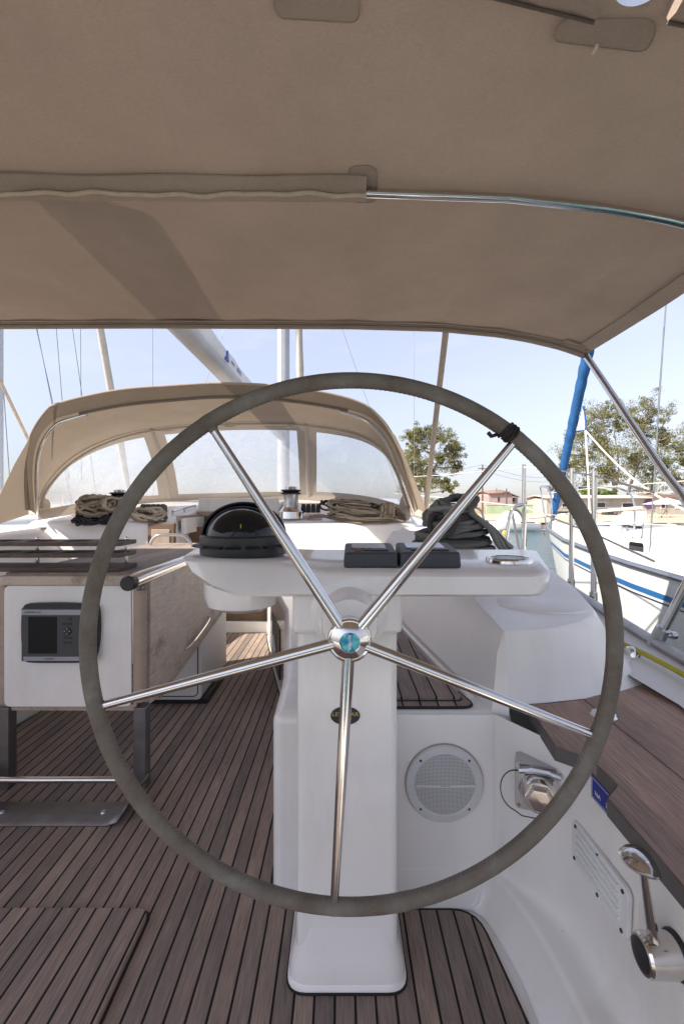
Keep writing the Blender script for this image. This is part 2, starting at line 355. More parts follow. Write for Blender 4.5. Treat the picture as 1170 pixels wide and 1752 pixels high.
def leather():
    m, t, o = newmat('worn_grey_leather'); b = t.nodes.new('ShaderNodeBsdfPrincipled'); tc = t.nodes.new('ShaderNodeTexCoord')
    a = N(t, 'ShaderNodeTexNoise', Scale=9, Detail=9, Roughness=.72); t.links.new(tc.outputs['Object'], a.inputs['Vector'])
    g = N(t, 'ShaderNodeTexNoise', Scale=420, Detail=3); t.links.new(tc.outputs['Object'], g.inputs['Vector'])
    r = ramp(t, a.outputs['Fac'], [(.28, (.075, .052, .04)), (.44, (.13, .108, .086)), (.56, (.152, .138, .116)), (.74, (.235, .228, .205))])
    t.links.new(r.outputs[0], b.inputs['Base Color']); b.inputs['Roughness'].default_value = .72; b.inputs['Specular IOR Level'].default_value = .35
    v = N(t, 'ShaderNodeTexVoronoi', Scale=600); t.links.new(tc.outputs['Object'], v.inputs['Vector'])
    bp = N(t, 'ShaderNodeBump', Strength=.35, Distance=.001); t.links.new(g.outputs['Fac'], bp.inputs['Height'])
    bp2 = N(t, 'ShaderNodeBump', Strength=.25, Distance=.006); t.links.new(a.outputs['Fac'], bp2.inputs['Height']); t.links.new(bp2.outputs[0], bp.inputs['Normal'])
    t.links.new(bp.outputs[0], b.inputs['Normal']); t.links.new(b.outputs[0], o.inputs[0]); return m
leather_m = leather()
def vinyl():
    m, t, o = newmat('clear_vinyl'); tc = t.nodes.new('ShaderNodeTexCoord')
    nz = N(t, 'ShaderNodeTexNoise', Scale=5, Detail=10, Roughness=.7, Distortion=.9); t.links.new(tc.outputs['Object'], nz.inputs['Vector'])
    sp = N(t, 'ShaderNodeSeparateXYZ'); t.links.new(tc.outputs['Object'], sp.inputs[0])
    low = N(t, 'ShaderNodeMapRange'); low.inputs['From Min'].default_value = 1.05; low.inputs['From Max'].default_value = 1.6; low.inputs['To Min'].default_value = .34; low.inputs['To Max'].default_value = .0
    t.links.new(sp.outputs['Z'], low.inputs[0])
    ad = N(t, 'ShaderNodeMath', operation='ADD'); t.links.new(nz.outputs['Fac'], ad.inputs[0]); t.links.new(low.outputs[0], ad.inputs[1])
    fr = ramp(t, ad.outputs[0], [(.30, (.05, .05, .05)), (1.0, (.46, .46, .46))])
    tp = N(t, 'ShaderNodeBsdfTransparent'); tp.inputs[0].default_value = (.93, .94, .95, 1)
    tl = N(t, 'ShaderNodeBsdfTranslucent'); tl.inputs[0].default_value = (.82, .83, .85, 1)
    df = N(t, 'ShaderNodeBsdfDiffuse'); df.inputs[0].default_value = (.8, .8, .8, 1)
    gl = N(t, 'ShaderNodeBsdfGlossy'); gl.inputs['Roughness'].default_value = .12
    bp = N(t, 'ShaderNodeBump', Strength=.5, Distance=.03); t.links.new(nz.outputs['Fac'], bp.inputs['Height'])
    for n in (tl, df, gl): t.links.new(bp.outputs[0], n.inputs['Normal'])
    a = N(t, 'ShaderNodeMixShader'); a.inputs[0].default_value = .4; t.links.new(tl.outputs[0], a.inputs[1]); t.links.new(df.outputs[0], a.inputs[2])
    b = N(t, 'ShaderNodeMixShader'); t.links.new(fr.outputs[0], b.inputs[0]); t.links.new(tp.outputs[0], b.inputs[1]); t.links.new(a.outputs[0], b.inputs[2])
    c = N(t, 'ShaderNodeMixShader'); c.inputs[0].default_value = .05; t.links.new(b.outputs[0], c.inputs[1]); t.links.new(gl.outputs[0], c.inputs[2])
    t.links.new(c.outputs[0], o.inputs[0]); return m
vinyl_m = vinyl()
def badge():
    m, t, o = newmat('teal_badge'); b = t.nodes.new('ShaderNodeBsdfPrincipled'); tc = t.nodes.new('ShaderNodeTexCoord')
    a = N(t, 'ShaderNodeTexNoise', Scale=85, Detail=4, Roughness=.6); t.links.new(tc.outputs['Object'], a.inputs['Vector'])
    r = ramp(t, a.outputs['Fac'], [(.36, (.0, .11, .25)), (.48, (.03, .33, .45)), (.56, (.15, .5, .55)), (.68, (.5, .6, .58))])
    t.links.new(r.outputs[0], b.inputs['Base Color']); b.inputs['Roughness'].default_value = .25; b.inputs['Coat Weight'].default_value = .8
    t.links.new(b.outputs[0], o.inputs[0]); return m
badge_m = badge()
def water_mat():
    m, t, o = newmat('harbour_water'); b = t.nodes.new('ShaderNodeBsdfPrincipled'); tc = t.nodes.new('ShaderNodeTexCoord')
    b.inputs['Base Color'].default_value = (.03, .078, .082, 1); b.inputs['Roughness'].default_value = .06; b.inputs['IOR'].default_value = 1.33
    mp = N(t, 'ShaderNodeMapping'); mp.inputs['Scale'].default_value = (1, .6, 1); t.links.new(tc.outputs['Object'], mp.inputs[0])
    a = N(t, 'ShaderNodeTexNoise', Scale=4.5, Detail=5, Roughness=.6, Distortion=.5); t.links.new(mp.outputs[0], a.inputs['Vector'])
    bp = N(t, 'ShaderNodeBump', Strength=.55, Distance=.08); t.links.new(a.outputs['Fac'], bp.inputs['Height']); t.links.new(bp.outputs[0], b.inputs['Normal'])
    t.links.new(b.outputs[0], o.inputs[0]); return m
water_m = water_mat()
quay_m = pmat('quay_concrete', (.46, .38, .28), .9, var=.25, scale=.8, bump=.5, bscale=6)
quay_wall_m = pmat('quay_stone', (.16, .14, .12), .9, var=.5, scale=2.5, bump=1, bscale=5)
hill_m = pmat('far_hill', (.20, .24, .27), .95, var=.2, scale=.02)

# ------------------------------------------------------------------ the yacht we stand on
XC = -.95
def mirx(poly): return [(2 * XC - p[0],) + tuple(p[1:]) for p in poly]
yacht = thing('sailing_yacht', 'white sailing yacht with teak cockpit floor in which the big steering wheel stands', 'sailing yacht', (XC, 3.0, 0))

def zdeck(Y): return interp([(-1, .56), (1.2, .565), (1.7, .60), (2.4, .68), (3.2, .75), (4.5, .82), (8, .95), (11, 1.05)], Y)
def xedge(Y): return interp([(-.6, .86), (.6, 1.0), (1.2, 1.075), (1.5, 1.11), (2.0, 1.115), (2.5, 1.15), (3.2, 1.2), (5, 1.2), (7, 1.0), (9, .55), (11.4, -.85)], Y)

benchL = [(-.19, 1.30), (-.20, 1.6), (-.31, 2.53), (-.455, 3.13), (-.62, 3.9)]
# white sole under the teak
MB().prism([(-2.6, -.9), (.72, -.9), (.72, 4.1), (-2.6, 4.1)], -.05, 0).build('cockpit_sole', gel, yacht)
tk = [(.40, -.4), (.395, .95), (.36, 1.262)] + [(-.16, 1.262)] + [(x - .012, y) for x, y in benchL] + [(-.62, 3.97), (2 * XC + .62, 3.97)]
tk += [(2 * XC - x + .012, y) for x, y in reversed(benchL)] + [(2 * XC + .16, 1.262), (2 * XC - .36, 1.262), (2 * XC - .40, -.4)]
rad = [0, 0, .07] + [.02] + [0] * len(benchL) + [.03, .03] + [0] * len(benchL) + [.02, .07, 0]
tkr = roundpoly(tk, rad)
MB().prism(tkr, .0, .006).build('teak_floor', teak_m, yacht)
MB().tube([(x, y, .003) for x, y in tkr], .0045, 6, closed=True).build('caulk_edge', rubber, yacht)
hp = roundpoly([(-1.42, -.3), (-.50, -.3), (-.512, 1.252), (-1.40, 1.252)], [.03, .03, .035, .035])
MB().prism(hp, .006, .020).build('floor_hatch', teak_hatch, yacht, bevel=.003)
hp2 = roundpoly([(-1.43, -.31), (-.493, -.31), (-.505, 1.258), (-1.41, 1.258)], [.03, .03, .035, .035])
MB().prism(hp2, .004, .0072).build('hatch_gasket', rubber, yacht)

def bench(mx):
    f = mirx if mx else (lambda p: p)
    body = [(-.19, 1.27), (.47, 1.27), (.47, 4.0), (-.64, 4.0)] + list(reversed(benchL[1:4])) + [(-.195, 1.5)]
    o = MB().prism(f(body), -.01, .53).build('bench', gel, yacht, bevel=.03, seg=4)
    low = roundpoly([(-.11, 1.30), (.375, 1.30), (.352, 1.40), (-.11, 1.40)], [.03, .05, 0, 0])
    MB().prism(f(low), .53, .536).build('seat_edge_teak', teak_seat, o)
    MB().tube([(x, y, .5335) for x, y in f(low)], .004, 6, closed=True).build('caulk_edge', rubber, o)
    up = roundpoly([(-.105, 1.34), (.345, 1.34), (.258, 2.03), (.14, 3.1), (.05, 3.72), (-.36, 3.72), (-.29, 3.13), (-.21, 2.53), (-.13, 1.6)], [.02, .02, 0, 0, .03, .03, 0, 0, 0])
    MB().prism(f(up), .531, .547).build('seat_lid', teak_seat, o, bevel=.003)
    MB().tube([(x, y, .5335) for x, y in f(up)], .0055, 6, closed=True).build('lid_gasket', rubber, o)
    # gutter ridge along the outboard side of the lid
    rd = [Vector((x, y, .535)) for x, y in f([(.372, 1.36), (.285, 2.03), (.167, 3.1), (.08, 3.72)])]
    MB().tube(rd, .011, 8).build('gutter_ridge', gel, o)
    # inner face: locker door with handle
    return o
bn = bench(False); bench(True)
# locker panel set in the inboard face of the starboard bench
lk = [(-.335, 2.60), (-.44, 3.02)]
mbk = MB(); nrm = Vector((-(3.02 - 2.60), (-.44 + .335) * 1.0, 0)).normalized()
q = [Vector((lk[0][0], lk[0][1], .12)), Vector((lk[1][0], lk[1][1], .12)), Vector((lk[1][0], lk[1][1], .40)), Vector((lk[0][0], lk[0][1], .40))]
mbk.add([p + nrm * .004 for p in q] + [p + nrm * .012 for p in q], [(0, 1, 2, 3), (4, 5, 6, 7), (0, 1, 5, 4), (1, 2, 6, 5), (2, 3, 7, 6), (3, 0, 4, 7)])
lo = mbk.build('locker_panel', black, bn)
MB().tube([q[0].lerp(q[2], .38) + nrm * .02, q[0].lerp(q[2], .62) + nrm * .02], .01, 8).build('handle', white_pl, lo)

def coaming(mx):
    f = (lambda x: 2 * XC - x) if mx else (lambda x: x)
    zt = lambda Y: interp([(1.2, .748), (1.6, .752), (2.0, .80), (2.3, .855), (3.0, .89), (3.9, .92)], Y)
    xb = [(1.2, .43), (1.34, .40), (2.03, .31), (3.1, .2), (4.0, .1)]
    Ys = [1.29, 1.34, 1.45, 1.6, 1.8, 2.03, 2.3, 2.6, 3.0, 3.4, 3.95]
    rows = []
    for Y in Ys:
        t = zt(Y); i = interp([(1.29, 0), (1.8, .0), (3.0, .02)], Y)
        rows.append([(f(interp(xb, Y)), Y, .525), (f(interp(xb, Y) + .004), Y, .545), (f(.428), Y, t - .055), (f(.434), Y, t - .045), (f(interp([(1.29, .442), (1.73, .476), (2.3, .485)], Y)), Y, t - .004), (f(interp([(1.29, .447), (1.73, .482), (2.3, .49)], Y)), Y, t)])
    o = MB().loft(rows).build('coaming_backrest', gel2, yacht, ang=50)
    T = [(.445, 1.285), (.53, 1.30), (.625, 1.333), (.72, 1.395), (.80, 1.48), (.855, 1.6), (.90, 1.8), (.93, 2.1), (.955, 2.6), (.98, 3.2), (.985, 3.95)]
    B = [(.452, 1.268), (.56, 1.285), (.69, 1.315), (.83, 1.365), (.955, 1.435), (1.01, 1.6), (1.03, 1.8), (1.03, 2.1), (1.06, 2.6), (1.08, 3.2), (1.08, 3.95)]
    I = [(.445, 1.285)] * 5 + [(interp([(1.29, .447), (1.73, .482), (2.3, .49)], y), y) for y in (1.6, 1.8, 2.1, 2.6, 3.2, 3.95)]
    rows = []
    for (tx, ty), (bx, by), (ix, iy) in zip(T, B, I):
        zT = zt(ty); zb = min(.553, zdeck(by)) if by < 1.5 else zdeck(by) - .004
        rows.append([Vector((f(ix), iy + (.0015 if iy == 1.285 else 0), zt(iy))), Vector((f(lerp(ix, tx, .5)), lerp(iy, ty, .5), lerp(zt(iy), zT, .5) + .003)), Vector((f(lerp(tx, ix, .06)), lerp(ty, iy, .06), zT)), Vector((f(tx), ty, zT - .006)), Vector((f(lerp(tx, bx, .10)), lerp(ty, by, .12), zT - .028)), Vector((f(lerp(tx, bx, .36)), lerp(ty, by, .5), lerp(zT, zb, .6))), Vector((f(lerp(tx, bx, .66)), lerp(ty, by, .78), lerp(zT, zb, .9))), Vector((f(bx), by, zb))])
    o = MB().loft(rows).build('coaming', gel_m, yacht, ang=32)
    # raised round winch pad
    MB().lathe([(.001, .012), (.135, .012), (.150, .006), (.153, -.02)], (f(.69), 1.62, .752), n=40).build('winch_pad', gel_m, o, ang=40)
    # inner aft post closing backrest towards the helm
    e0 = [(interp(xb, 1.29), .525), (interp(xb, 1.29) + .004, .545), (.428, zt(1.29) - .055), (.434, zt(1.29) - .045), (.442, zt(1.29) - .004), (.447, zt(1.29))]
    e1 = [(.453, 1.268, .525), (.4525, 1.269, .555), (.4495, 1.278, .69), (.4485, 1.28, .705), (.446, 1.284, .742), (.4475, 1.286, .748)]
    MB().loft([[Vector((f(x), 1.29, z)) for x, z in e0], [Vector((f(x), y, z)) for x, y, z in e1]]).build('coaming_end', gel, o)
    return o
cm = coaming(False); coaming(True)
# forward coaming block next to the big rope winch
MB().loft([[P(655, 935, 2.62), P(700, 938, 2.35), P(720, 940, 2.2)], [P(672, 910, 2.62), P(715, 913, 2.4), P(745, 914, 2.25)], [P(700, 909, 3.0), P(745, 909, 2.9), P(775, 909, 2.8)]]).build('coaming_shoulder', gel2, yacht, solid=.01)

def side_deck(mx):
    f = (lambda x: 2 * XC - x) if mx else (lambda x: x)
    Ys = [-.6, 0, .6, 1.0, 1.24, 1.45, 1.65, 2.1, 2.6, 3, 3.5, 4, 5, 6, 7, 8, 9, 10, 11.4]
    inn = lambda Y: interp([(-.6, .60), (.6, .78), (1.0, .84), (1.24, .895), (1.45, .87), (1.65, .94), (2.1, 1.02), (3, 1.06), (4, 1.07), (5, .5), (9, -.2), (11.4, -.86)], Y)
    rows = []
    for Y in Ys:
        z = zdeck(Y); e = xedge(Y)
        rows.append([(f(inn(Y)), Y, z - .002), (f(lerp(inn(Y), e, .5)), Y, z + .002), (f(e), Y, z)])
    o = MB().loft(rows).build('side_deck', gel2, yacht)
    rows = []
    for Y in Ys:
        z = zdeck(Y); e = xedge(Y)
        rows.append([(f(e), Y, z), (f(e + .015), Y, z - .05), (f(lerp(e, XC, .04)), Y, .1), (f(lerp(e, XC, .12)), Y, -.5), (f(lerp(e, XC, .3)), Y, -1.0)])
    MB().loft(rows).build('hull', gel, yacht, ang=80)
    tr = MB(); pts = [Vector((f(xedge(Y) - .012), Y, zdeck(Y) + .018)) for Y in Ys if Y > .3]
    tr.tube(spline(pts, 4), .016, 8, flat=1.2)
    tr.build('toe_rail', brushed, o)
side_deck(False); side_deck(True)

# helm seat (starboard): white structure and teak lid in two boards
seat = [(.505, 1.272), (.478, 1.05), (.53, 1.0), (.532, .905), (.49, .866), (.482, .45), (.482, -.5), (.66, -.5), (.80, .6), (.85, 1.0), (.903, 1.235), (.965, 1.43), (.88, 1.445), (.80, 1.372), (.69, 1.312), (.56, 1.276)]
def helm_seat(mx):
    f = mirx if mx else (lambda p: p)
    a = [p for p in seat if p[0] <= .673]
    A = [(.505, 1.272), (.478, 1.05), (.53, 1.0), (.532, .905), (.49, .866), (.482, .45), (.482, -.5), (.6715, -.5), (.6715, 1.304), (.56, 1.276)]
    B = [(.6745, -.5), (.70, -.5), (.80, .6), (.85, 1.0), (.903, 1.235), (.965, 1.43), (.88, 1.442), (.80, 1.370), (.6745, 1.306)]
    s = MB().prism(f(A), .528, .556).build('helm_seat', teak_plain, yacht, bevel=.003)
    MB().prism(f(B), .528, .556).build('seat_board', teak_plain, s, bevel=.003)
    sm = f([(.482, -.5), (.482, .45), (.49, .864), (.532, .903), (.532, .999), (.478, 1.049), (.503, 1.268)])
    rows = [[Vector((x - (0 if mx else .0015) + (.0015 if mx else 0), y, z)) for x, y in sm] for z in (.524, .556)]
    MB().loft(rows).build('seat_edge', edge_m, s)
    la = MB(); c = f([(.673, 1.204)])[0]
    la.lathe([(.001, .008), (.012, .008), (.028, .005), (.032, 0)], (c[0], c[1], .556), n=24)
    la.build('latch', chrome, s)
helm_seat(False); helm_seat(True)

# moulded wall of the helm well: speaker bulkhead, corner, side wall, foot ledge
def helm_well(mx):
    f = (lambda x: 2 * XC - x) if mx else (lambda x: x)
    top = [(-.10, 1.268), (.20, 1.268), (.40, 1.268), (.412, 1.266), (.421, 1.260), (.428, 1.250), (.46, 1.20), (.50, 1.135), (.518, 1.10), (.528, 1.07), (.533, 1.03), (.536, .95), (.54, .7), (.545, .3), (.545, -.5)]
    low = [(-.10, 1.267), (.20, 1.267), (.375, 1.266), (.388, 1.264), (.400, 1.257), (.408, 1.245), (.425, 1.195), (.444, 1.12), (.450, 1.09), (.454, 1.06), (.457, 1.02), (.461, .95), (.466, .7), (.47, .3), (.47, -.5)]
    flo = [(-.10, 1.265), (.20, 1.265), (.335, 1.264), (.352, 1.260), (.367, 1.248), (.377, 1.232), (.395, 1.17), (.408, 1.10), (.411, 1.08), (.413, 1.05), (.414, 1.02), (.416, .95), (.42, .7), (.42, .3), (.42, -.5)]
    top, low, flo = [spline([(a, b, 0) for a, b in q_], 3) for q_ in (top, low, flo)]
    def row(a, z, b=None, t=0): return [Vector((f(lerp(p[0], q_[0], t)), lerp(p[1], q_[1], t), z)) for p, q_ in zip(a, b or a)]
    rows = [row(flo, .001), row(flo, .008), row(flo, .014, low, .10), row(flo, .022, low, .35), row(low, .078, flo, .08), row(low, .092), row(low, .102, top, .03), row(low, .1075, top, .09), row(low, .109, top, .2), row(low, .111, top, .60), row(low, .114, top, .78), row(low, .122, top, .89), row(low, .136, top, .965), row(top, .155), row(top, .25), row(top, .40), row(top, .528)]
    o = MB().loft(rows).build('helm_well_moulding', gel, yacht, ang=75)
    return o
hw = helm_well(False); helm_well(True)
for (x, y) in ((953, 1533), (948, 1560), (945, 1568), (948, 1575), (955, 1583), (962, 1594), (967, 1598)):
    p = Vector(((x - CX) / F * (EYE - .113) * F / (y - HY), (EYE - .113) * F / (y - HY), .112))
    MB().lathe([(.0001, .0022), (.0016, .0016), (.0018, -.004)], p, n=8).build('rust_speck', dark_wood, hw)

# coachroof in two shoulders round the companionway, and the roof ahead
def ztop(Y): return interp([(3.7, .955), (4.0, 1.0), (4.9, 1.155), (7, 1.25), (9, 1.15), (10.5, 1.05)], Y)
def shoulder(x0, x1):
    Ys = [3.70, 3.705, 3.73, 3.8, 4.0, 4.3, 4.6, 4.9]
    rows = []
    for i, Y in enumerate(Ys):
        z = ztop(Y) - (.03 if i == 0 else .012 if i == 1 else .002 if i == 2 else 0)
        rows.append([Vector((x0, Y, 0)), Vector((x0, Y, z - .02)), Vector((x0 + .02, Y, z)), Vector((x1 - .05, Y, z)), Vector((x1, Y, z - .04)), Vector((x1 + .05, Y, .6))])
    o = MB().loft(rows, cap=False)
    n = len(o.v); o.add(rows[0], [tuple(range(6))])
    return o
cr = shoulder(-.58, .62).build('coachroof', gel, yacht, ang=60)
sh = shoulder(-.58, .62); sh.v = [Vector((2 * XC - v.x, v.y, v.z)) for v in sh.v]; sh.build('coachroof_shoulder', gel, cr, ang=60)
rows = []
for Y in (4.9, 5.5, 6.2, 7, 8, 9, 10.2):
    hw_ = interp([(4.9, 1.62), (7, 1.4), (9, .9), (10.2, .3)], Y); z = ztop(Y)
    rows.append([Vector((XC - hw_, Y, .7)), Vector((XC - hw_ * .92, Y, z - .06)), Vector((XC - hw_ * .8, Y, z)), Vector((XC, Y, z + .03)), Vector((XC + hw_ * .8, Y, z)), Vector((XC + hw_ * .92, Y, z - .06)), Vector((XC + hw_, Y, .7))])
MB().loft(rows).build('coachroof_top', gel, cr, ang=50)
MB().box(-1.32, -.58, 4.30, 4.9, .98, 1.15).build('sliding_hatch', gel, cr, bevel=.01)
# companionway
cw = MB().box(-1.30, -.60, 3.98, 4.02, 0, .095).build('companionway_sill', gel, yacht, bevel=.004)
MB().box(-1.30, -.60, 4.03, 4.06, .095, .90).build('washboard', brown_wood, cw)
MB().box(-1.52, -1.31, 3.66, 3.70, .60, .945).build('bulkhead_door', brown_wood, cr, bevel=.006)
MB().box(-1.49, -1.345, 3.655, 3.662, .63, .90).build('door_panel', trim_wood, cr, bevel=.004)
mb = MB(); mb.box(-1.32, -1.29, 3.72, 4.28, .965, 1.005); mb.box(-1.32, -.62, 4.26, 4.30, .99, 1.03)
mb.build('hatch_runner', trim_wood, cr, bevel=.004)
MB().box(-1.29, -1.25, 3.75, 4.25, .86, .985).build('hatch_side', gel, cr, bevel=.004)

# mast, boom, rigging
MX = (XC, 7.6)
ms = MB().tube([(XC, 7.6, 1.15), (XC, 7.6, 16)], .072, 16, flat=1.4).build('mast', maststeel, yacht)
MB().tube([(XC - .02, 7.46, 2.4), (XC - .02, 7.46, 15.8)], .022, 8).build('mast_track', sail_white, ms)
bmn = MB().tube([(XC - .03, 1.25, 2.18), (XC, 7.45, 2.18)], .075, 14, flat=1.0).build('boom', maststeel, yacht)
pts = []; rr = []
mbx = MB(); rows = []
for i in range(26):
    Y = 1.3 + 6.0 * i / 25; rw = []
    h = .108 + .008 * math.sin(i * 1.9); wd = .078 + .005 * math.sin(i * 2.3 + 1)
    for k in range(14):
        a = 2 * math.pi * k / 14; rw.append(Vector((XC - .01 + wd * math.cos(a), Y, 2.235 + h * math.sin(a) * (1.0 if math.sin(a) > 0 else .8) - .0)))
    rows.append(rw)
sc = mbx.loft(rows, True, True).build('sail_cover', sail_white, bmn, ang=80)
MB().tube([(XC + .01, Y / 10, 2.128 + .004 * math.sin(Y)) for Y in range(14, 72, 2)], .011, 6).build('foot_rope', webbing, bmn)
# lettering on the starboard side of the sail cover: reads from aft to forward
ML = Matrix.Translation(Vector((XC + .073, 3.78, 2.235))) @ Matrix.Rotation(R(90), 4, 'Z') @ Matrix.Rotation(R(90), 4, 'X')
text_part('lettering', 'www.', .05, blueprint, sc, ML, .0004)
text_part('lettering', 'istion', .075, blueprint, sc, Matrix.Translation(Vector((0, .22, .0))) @ ML, .0004)
MB().add([(XC + .073, 3.54, 2.20), (XC + .073, 3.64, 2.20), (XC + .073, 3.615, 2.285), (XC + .060, 3.54, 2.20), (XC + .060, 3.64, 2.20), (XC + .060, 3.615, 2.285)], [(0, 1, 2), (3, 5, 4), (0, 3, 4, 1), (1, 4, 5, 2), (2, 5, 3, 0)]).build('sail_emblem', blueprint, sc)
def wire(mb, a, b, r=.004): mb.tube([a, b], r, 6)
for s in (1, -1):
    cx = XC + s * 2.12
    m_ = MB(); wire(m_, (cx, 7.6, .9), (cx, 7.6, 6.8)); wire(m_, (cx, 7.6, 6.8), (XC, 7.6, 15.5)); m_.build('cap_shroud', wire_m, yacht)
    m_ = MB(); wire(m_, (XC + s * 2.0, 7.55, .9), (XC, 7.6, 6.7)); m_.build('lower_shroud', wire_m, yacht)
MB().tube([(XC - 2.12, 7.6, 6.8), (XC + 2.12, 7.6, 6.8)], .03, 8).build('spreader', maststeel, ms)
def furled(mb, a, b, r0, r1, n=40, seed=1):
    a = Vector(a); b = Vector(b); rr = []; pts = []
    for i in range(n + 1):
        t = i / n; pts.append(a.lerp(b, t)); rr.append(lerp(r0, r1, t) * (1 + .05 * math.sin(i * 1.7 + seed) + .04 * math.sin(i * 4.1)) * min(1, .5 + 6 * t))
    mb.tube(pts, rr, 12)
m_ = MB(); furled(m_, (XC, 11.3, 1.3), (XC, 7.7, 15.8), .085, .05); m_.build('furled_genoa', sail_tan, yacht)

# ------------------------------------------------------------------ sprayhood
hood = thing('sprayhood', 'taupe canvas sprayhood with three clear vinyl windows over the companionway', 'sprayhood', (XC, 3.6, 1.0))
def hoopY(py, base_y, top_y, Yb, Yt): 
    t = min(max((base_y - py) / (base_y - top_y), 0), 1); return lerp(Yb, Yt, t ** .8)
def curve(px, bY, tY, Yb, Yt): return [P(x, y, hoopY(y, bY, tY, Yb, Yt)) for x, y in px]
Ae = curve([(46, 872), (44, 800), (52, 748), (78, 705), (105, 689), (200, 668), (300, 660), (380, 656), (470, 660), (560, 673), (618, 690), (648, 712), (672, 745), (698, 800), (722, 868)], 880, 656, 3.55, 3.25)
As = curve([(60, 878), (56, 815), (62, 762), (86, 724), (120, 709), (210, 691), (300, 682), (380, 677), (470, 681), (560, 693), (622, 708), (650, 728), (673, 760), (696, 815), (714, 872)], 885, 677, 3.62, 3.40)
Bf = curve([(66, 872), (74, 838), (108, 797), (150, 768), (200, 747), (250, 735), (330, 726), (420, 722), (510, 724), (580, 733), (630, 748), (662, 772), (682, 805), (694, 840), (703, 872)], 885, 722, 3.70, 4.25)
NB = 90
def den(c): return resample(spline(c, 8), NB)
ae, as_, bf = den(Ae), den(As), den(Bf)
MB().loft([ae, [a.lerp(s, .5) + Vector((0, 0, .006)) for a, s in zip(ae, as_)], as_]).build('visor', canvas_shaded, hood, ang=80)
rows = [as_]
for k in range(1, 8):
    t = k / 8
    rows.append([a.lerp(b, t) + Vector((0, 0, -.02 * math.sin(math.pi * t))) for a, b in zip(as_, bf)])
rows.append(bf)
hd = MB().loft(rows).build('hood_canvas', canvas_hood, hood, ang=80)
MB().tube(ae, .009, 8).build('hem_piping', canvas_dark, hood)
off = lambda c, d: [p + Vector((-(p.x - XC) * d / 1.4, 0, -d * .9)) for p in c]
for seg_ in (off(as_, .03)[:24], off(as_, .03)[-24:]): MB().tube(seg_, .0125, 10).build('aft_bow', chrome, hood)
MB().tube(off(as_, .012)[22:-22], .011, 8).build('bow_pocket', canvas_shaded, hood)
MB().tube(off(bf, .022), .0105, 10).build('forward_bow', cord, hood)
MB().tube([p + Vector((0, -.02, .012)) for p in bf], .008, 8).build('bow_pocket', canvas_dark, hood)
Cb = [P(68, 874, 3.66), P(110, 868, 3.95), P(200, 857, 4.45), P(300, 852, 4.75), P(400, 849, 4.85), P(500, 847, 4.85), P(560, 848, 4.68), P(620, 853, 4.35), P(670, 862, 3.95), P(702, 876, 3.68)]
cb = den(Cb)
S = 20
grid = [[a.lerp(c, k / S) + Vector((0, .05 * math.sin(math.pi * k / S), .02 * math.sin(math.pi * k / S))) for a, c in zip(bf, cb)] for k in range(S + 1)]
def tof(px): # index of the hoop sample nearest a photo x on the window top
    return min(range(NB), key=lambda i: abs(CX + bf[i].x / bf[i].y * F - px) + (0 if 10 < i < NB - 10 else 50))
i1, i2 = tof(256), tof(524)
def pane_id(k, i):
    if k < 2 or k >= S - 1: return None
    if 3 + (k < 4) * 2 <= i < i1 - 2: return 0
    if i1 + 2 <= i < i2 - 2: return 1
    if i2 + 2 <= i < NB - 5 - (k < 4) * 2: return 2
    return None
fm = MB(); panes = [MB(), MB(), MB()]
for k in range(S):
    for i in range(NB - 1):
        c = [grid[k][i], grid[k][i + 1], grid[k + 1][i + 1], grid[k + 1][i]]; p = pane_id(k, i)
        (fm if p is None else panes[p]).add(c, [(0, 1, 2, 3)])
MB().loft([cb, [p + Vector((0, .0, -.035)) for p in cb], [p + Vector((0, -.02, -.075)) for p in cb]]).build('base_skirt', frame_fab, hood, ang=80)
fr_o = fm.build('window_frame', frame_fab, hood, ang=80)
for p in panes: p.build('window_pane', vinyl_m, fr_o, ang=80)
for ii in (i1, i2):
    z_ = MB(); z_.tube([grid[k][ii] + Vector((0, -.012, 0)) for k in range(S + 1)], .02, 6, flat=.3); z_.build('zip_strip', zip_fab, fr_o)
for px in (290, 392, 500):
    j = tof(px); r_ = MB(); r_.tube([grid[1][j - 1] + Vector((0, -.02, 0)), grid[1][j] + Vector((0, -.022, -.005)), grid[1][j + 1] + Vector((0, -.02, 0))], .016, 8, flat=.5); r_.build('rolled_strap', webbing, fr_o)
# side wings running aft from the bow
wl = [[P(52, 748, 3.32), P(46, 800, 3.44), P(50, 880, 3.58)], [P(25, 795, 3.22), P(15, 840, 3.25), P(10, 893, 3.35)], [P(0, 848, 3.12), P(-14, 870, 3.08), P(-24, 905, 3.05)], [P(-65, 880, 2.85), P(-70, 900, 2.85), P(-70, 922, 2.85)]]
MB().loft([spline(r, 4) for r in wl]).build('side_wing', canvas_hood, hood, ang=80)
wr = [[P(668, 738, 3.30), P(695, 800, 3.42), P(716, 872, 3.56)], [P(676, 745, 3.2), P(704, 806, 3.3), P(728, 878, 3.42)], [P(690, 775, 3.05), P(712, 830, 3.1), P(736, 890, 3.15)]]
MB().loft([spline(r, 4) for r in wr]).build('side_wing', canvas_hood, hood, ang=80)

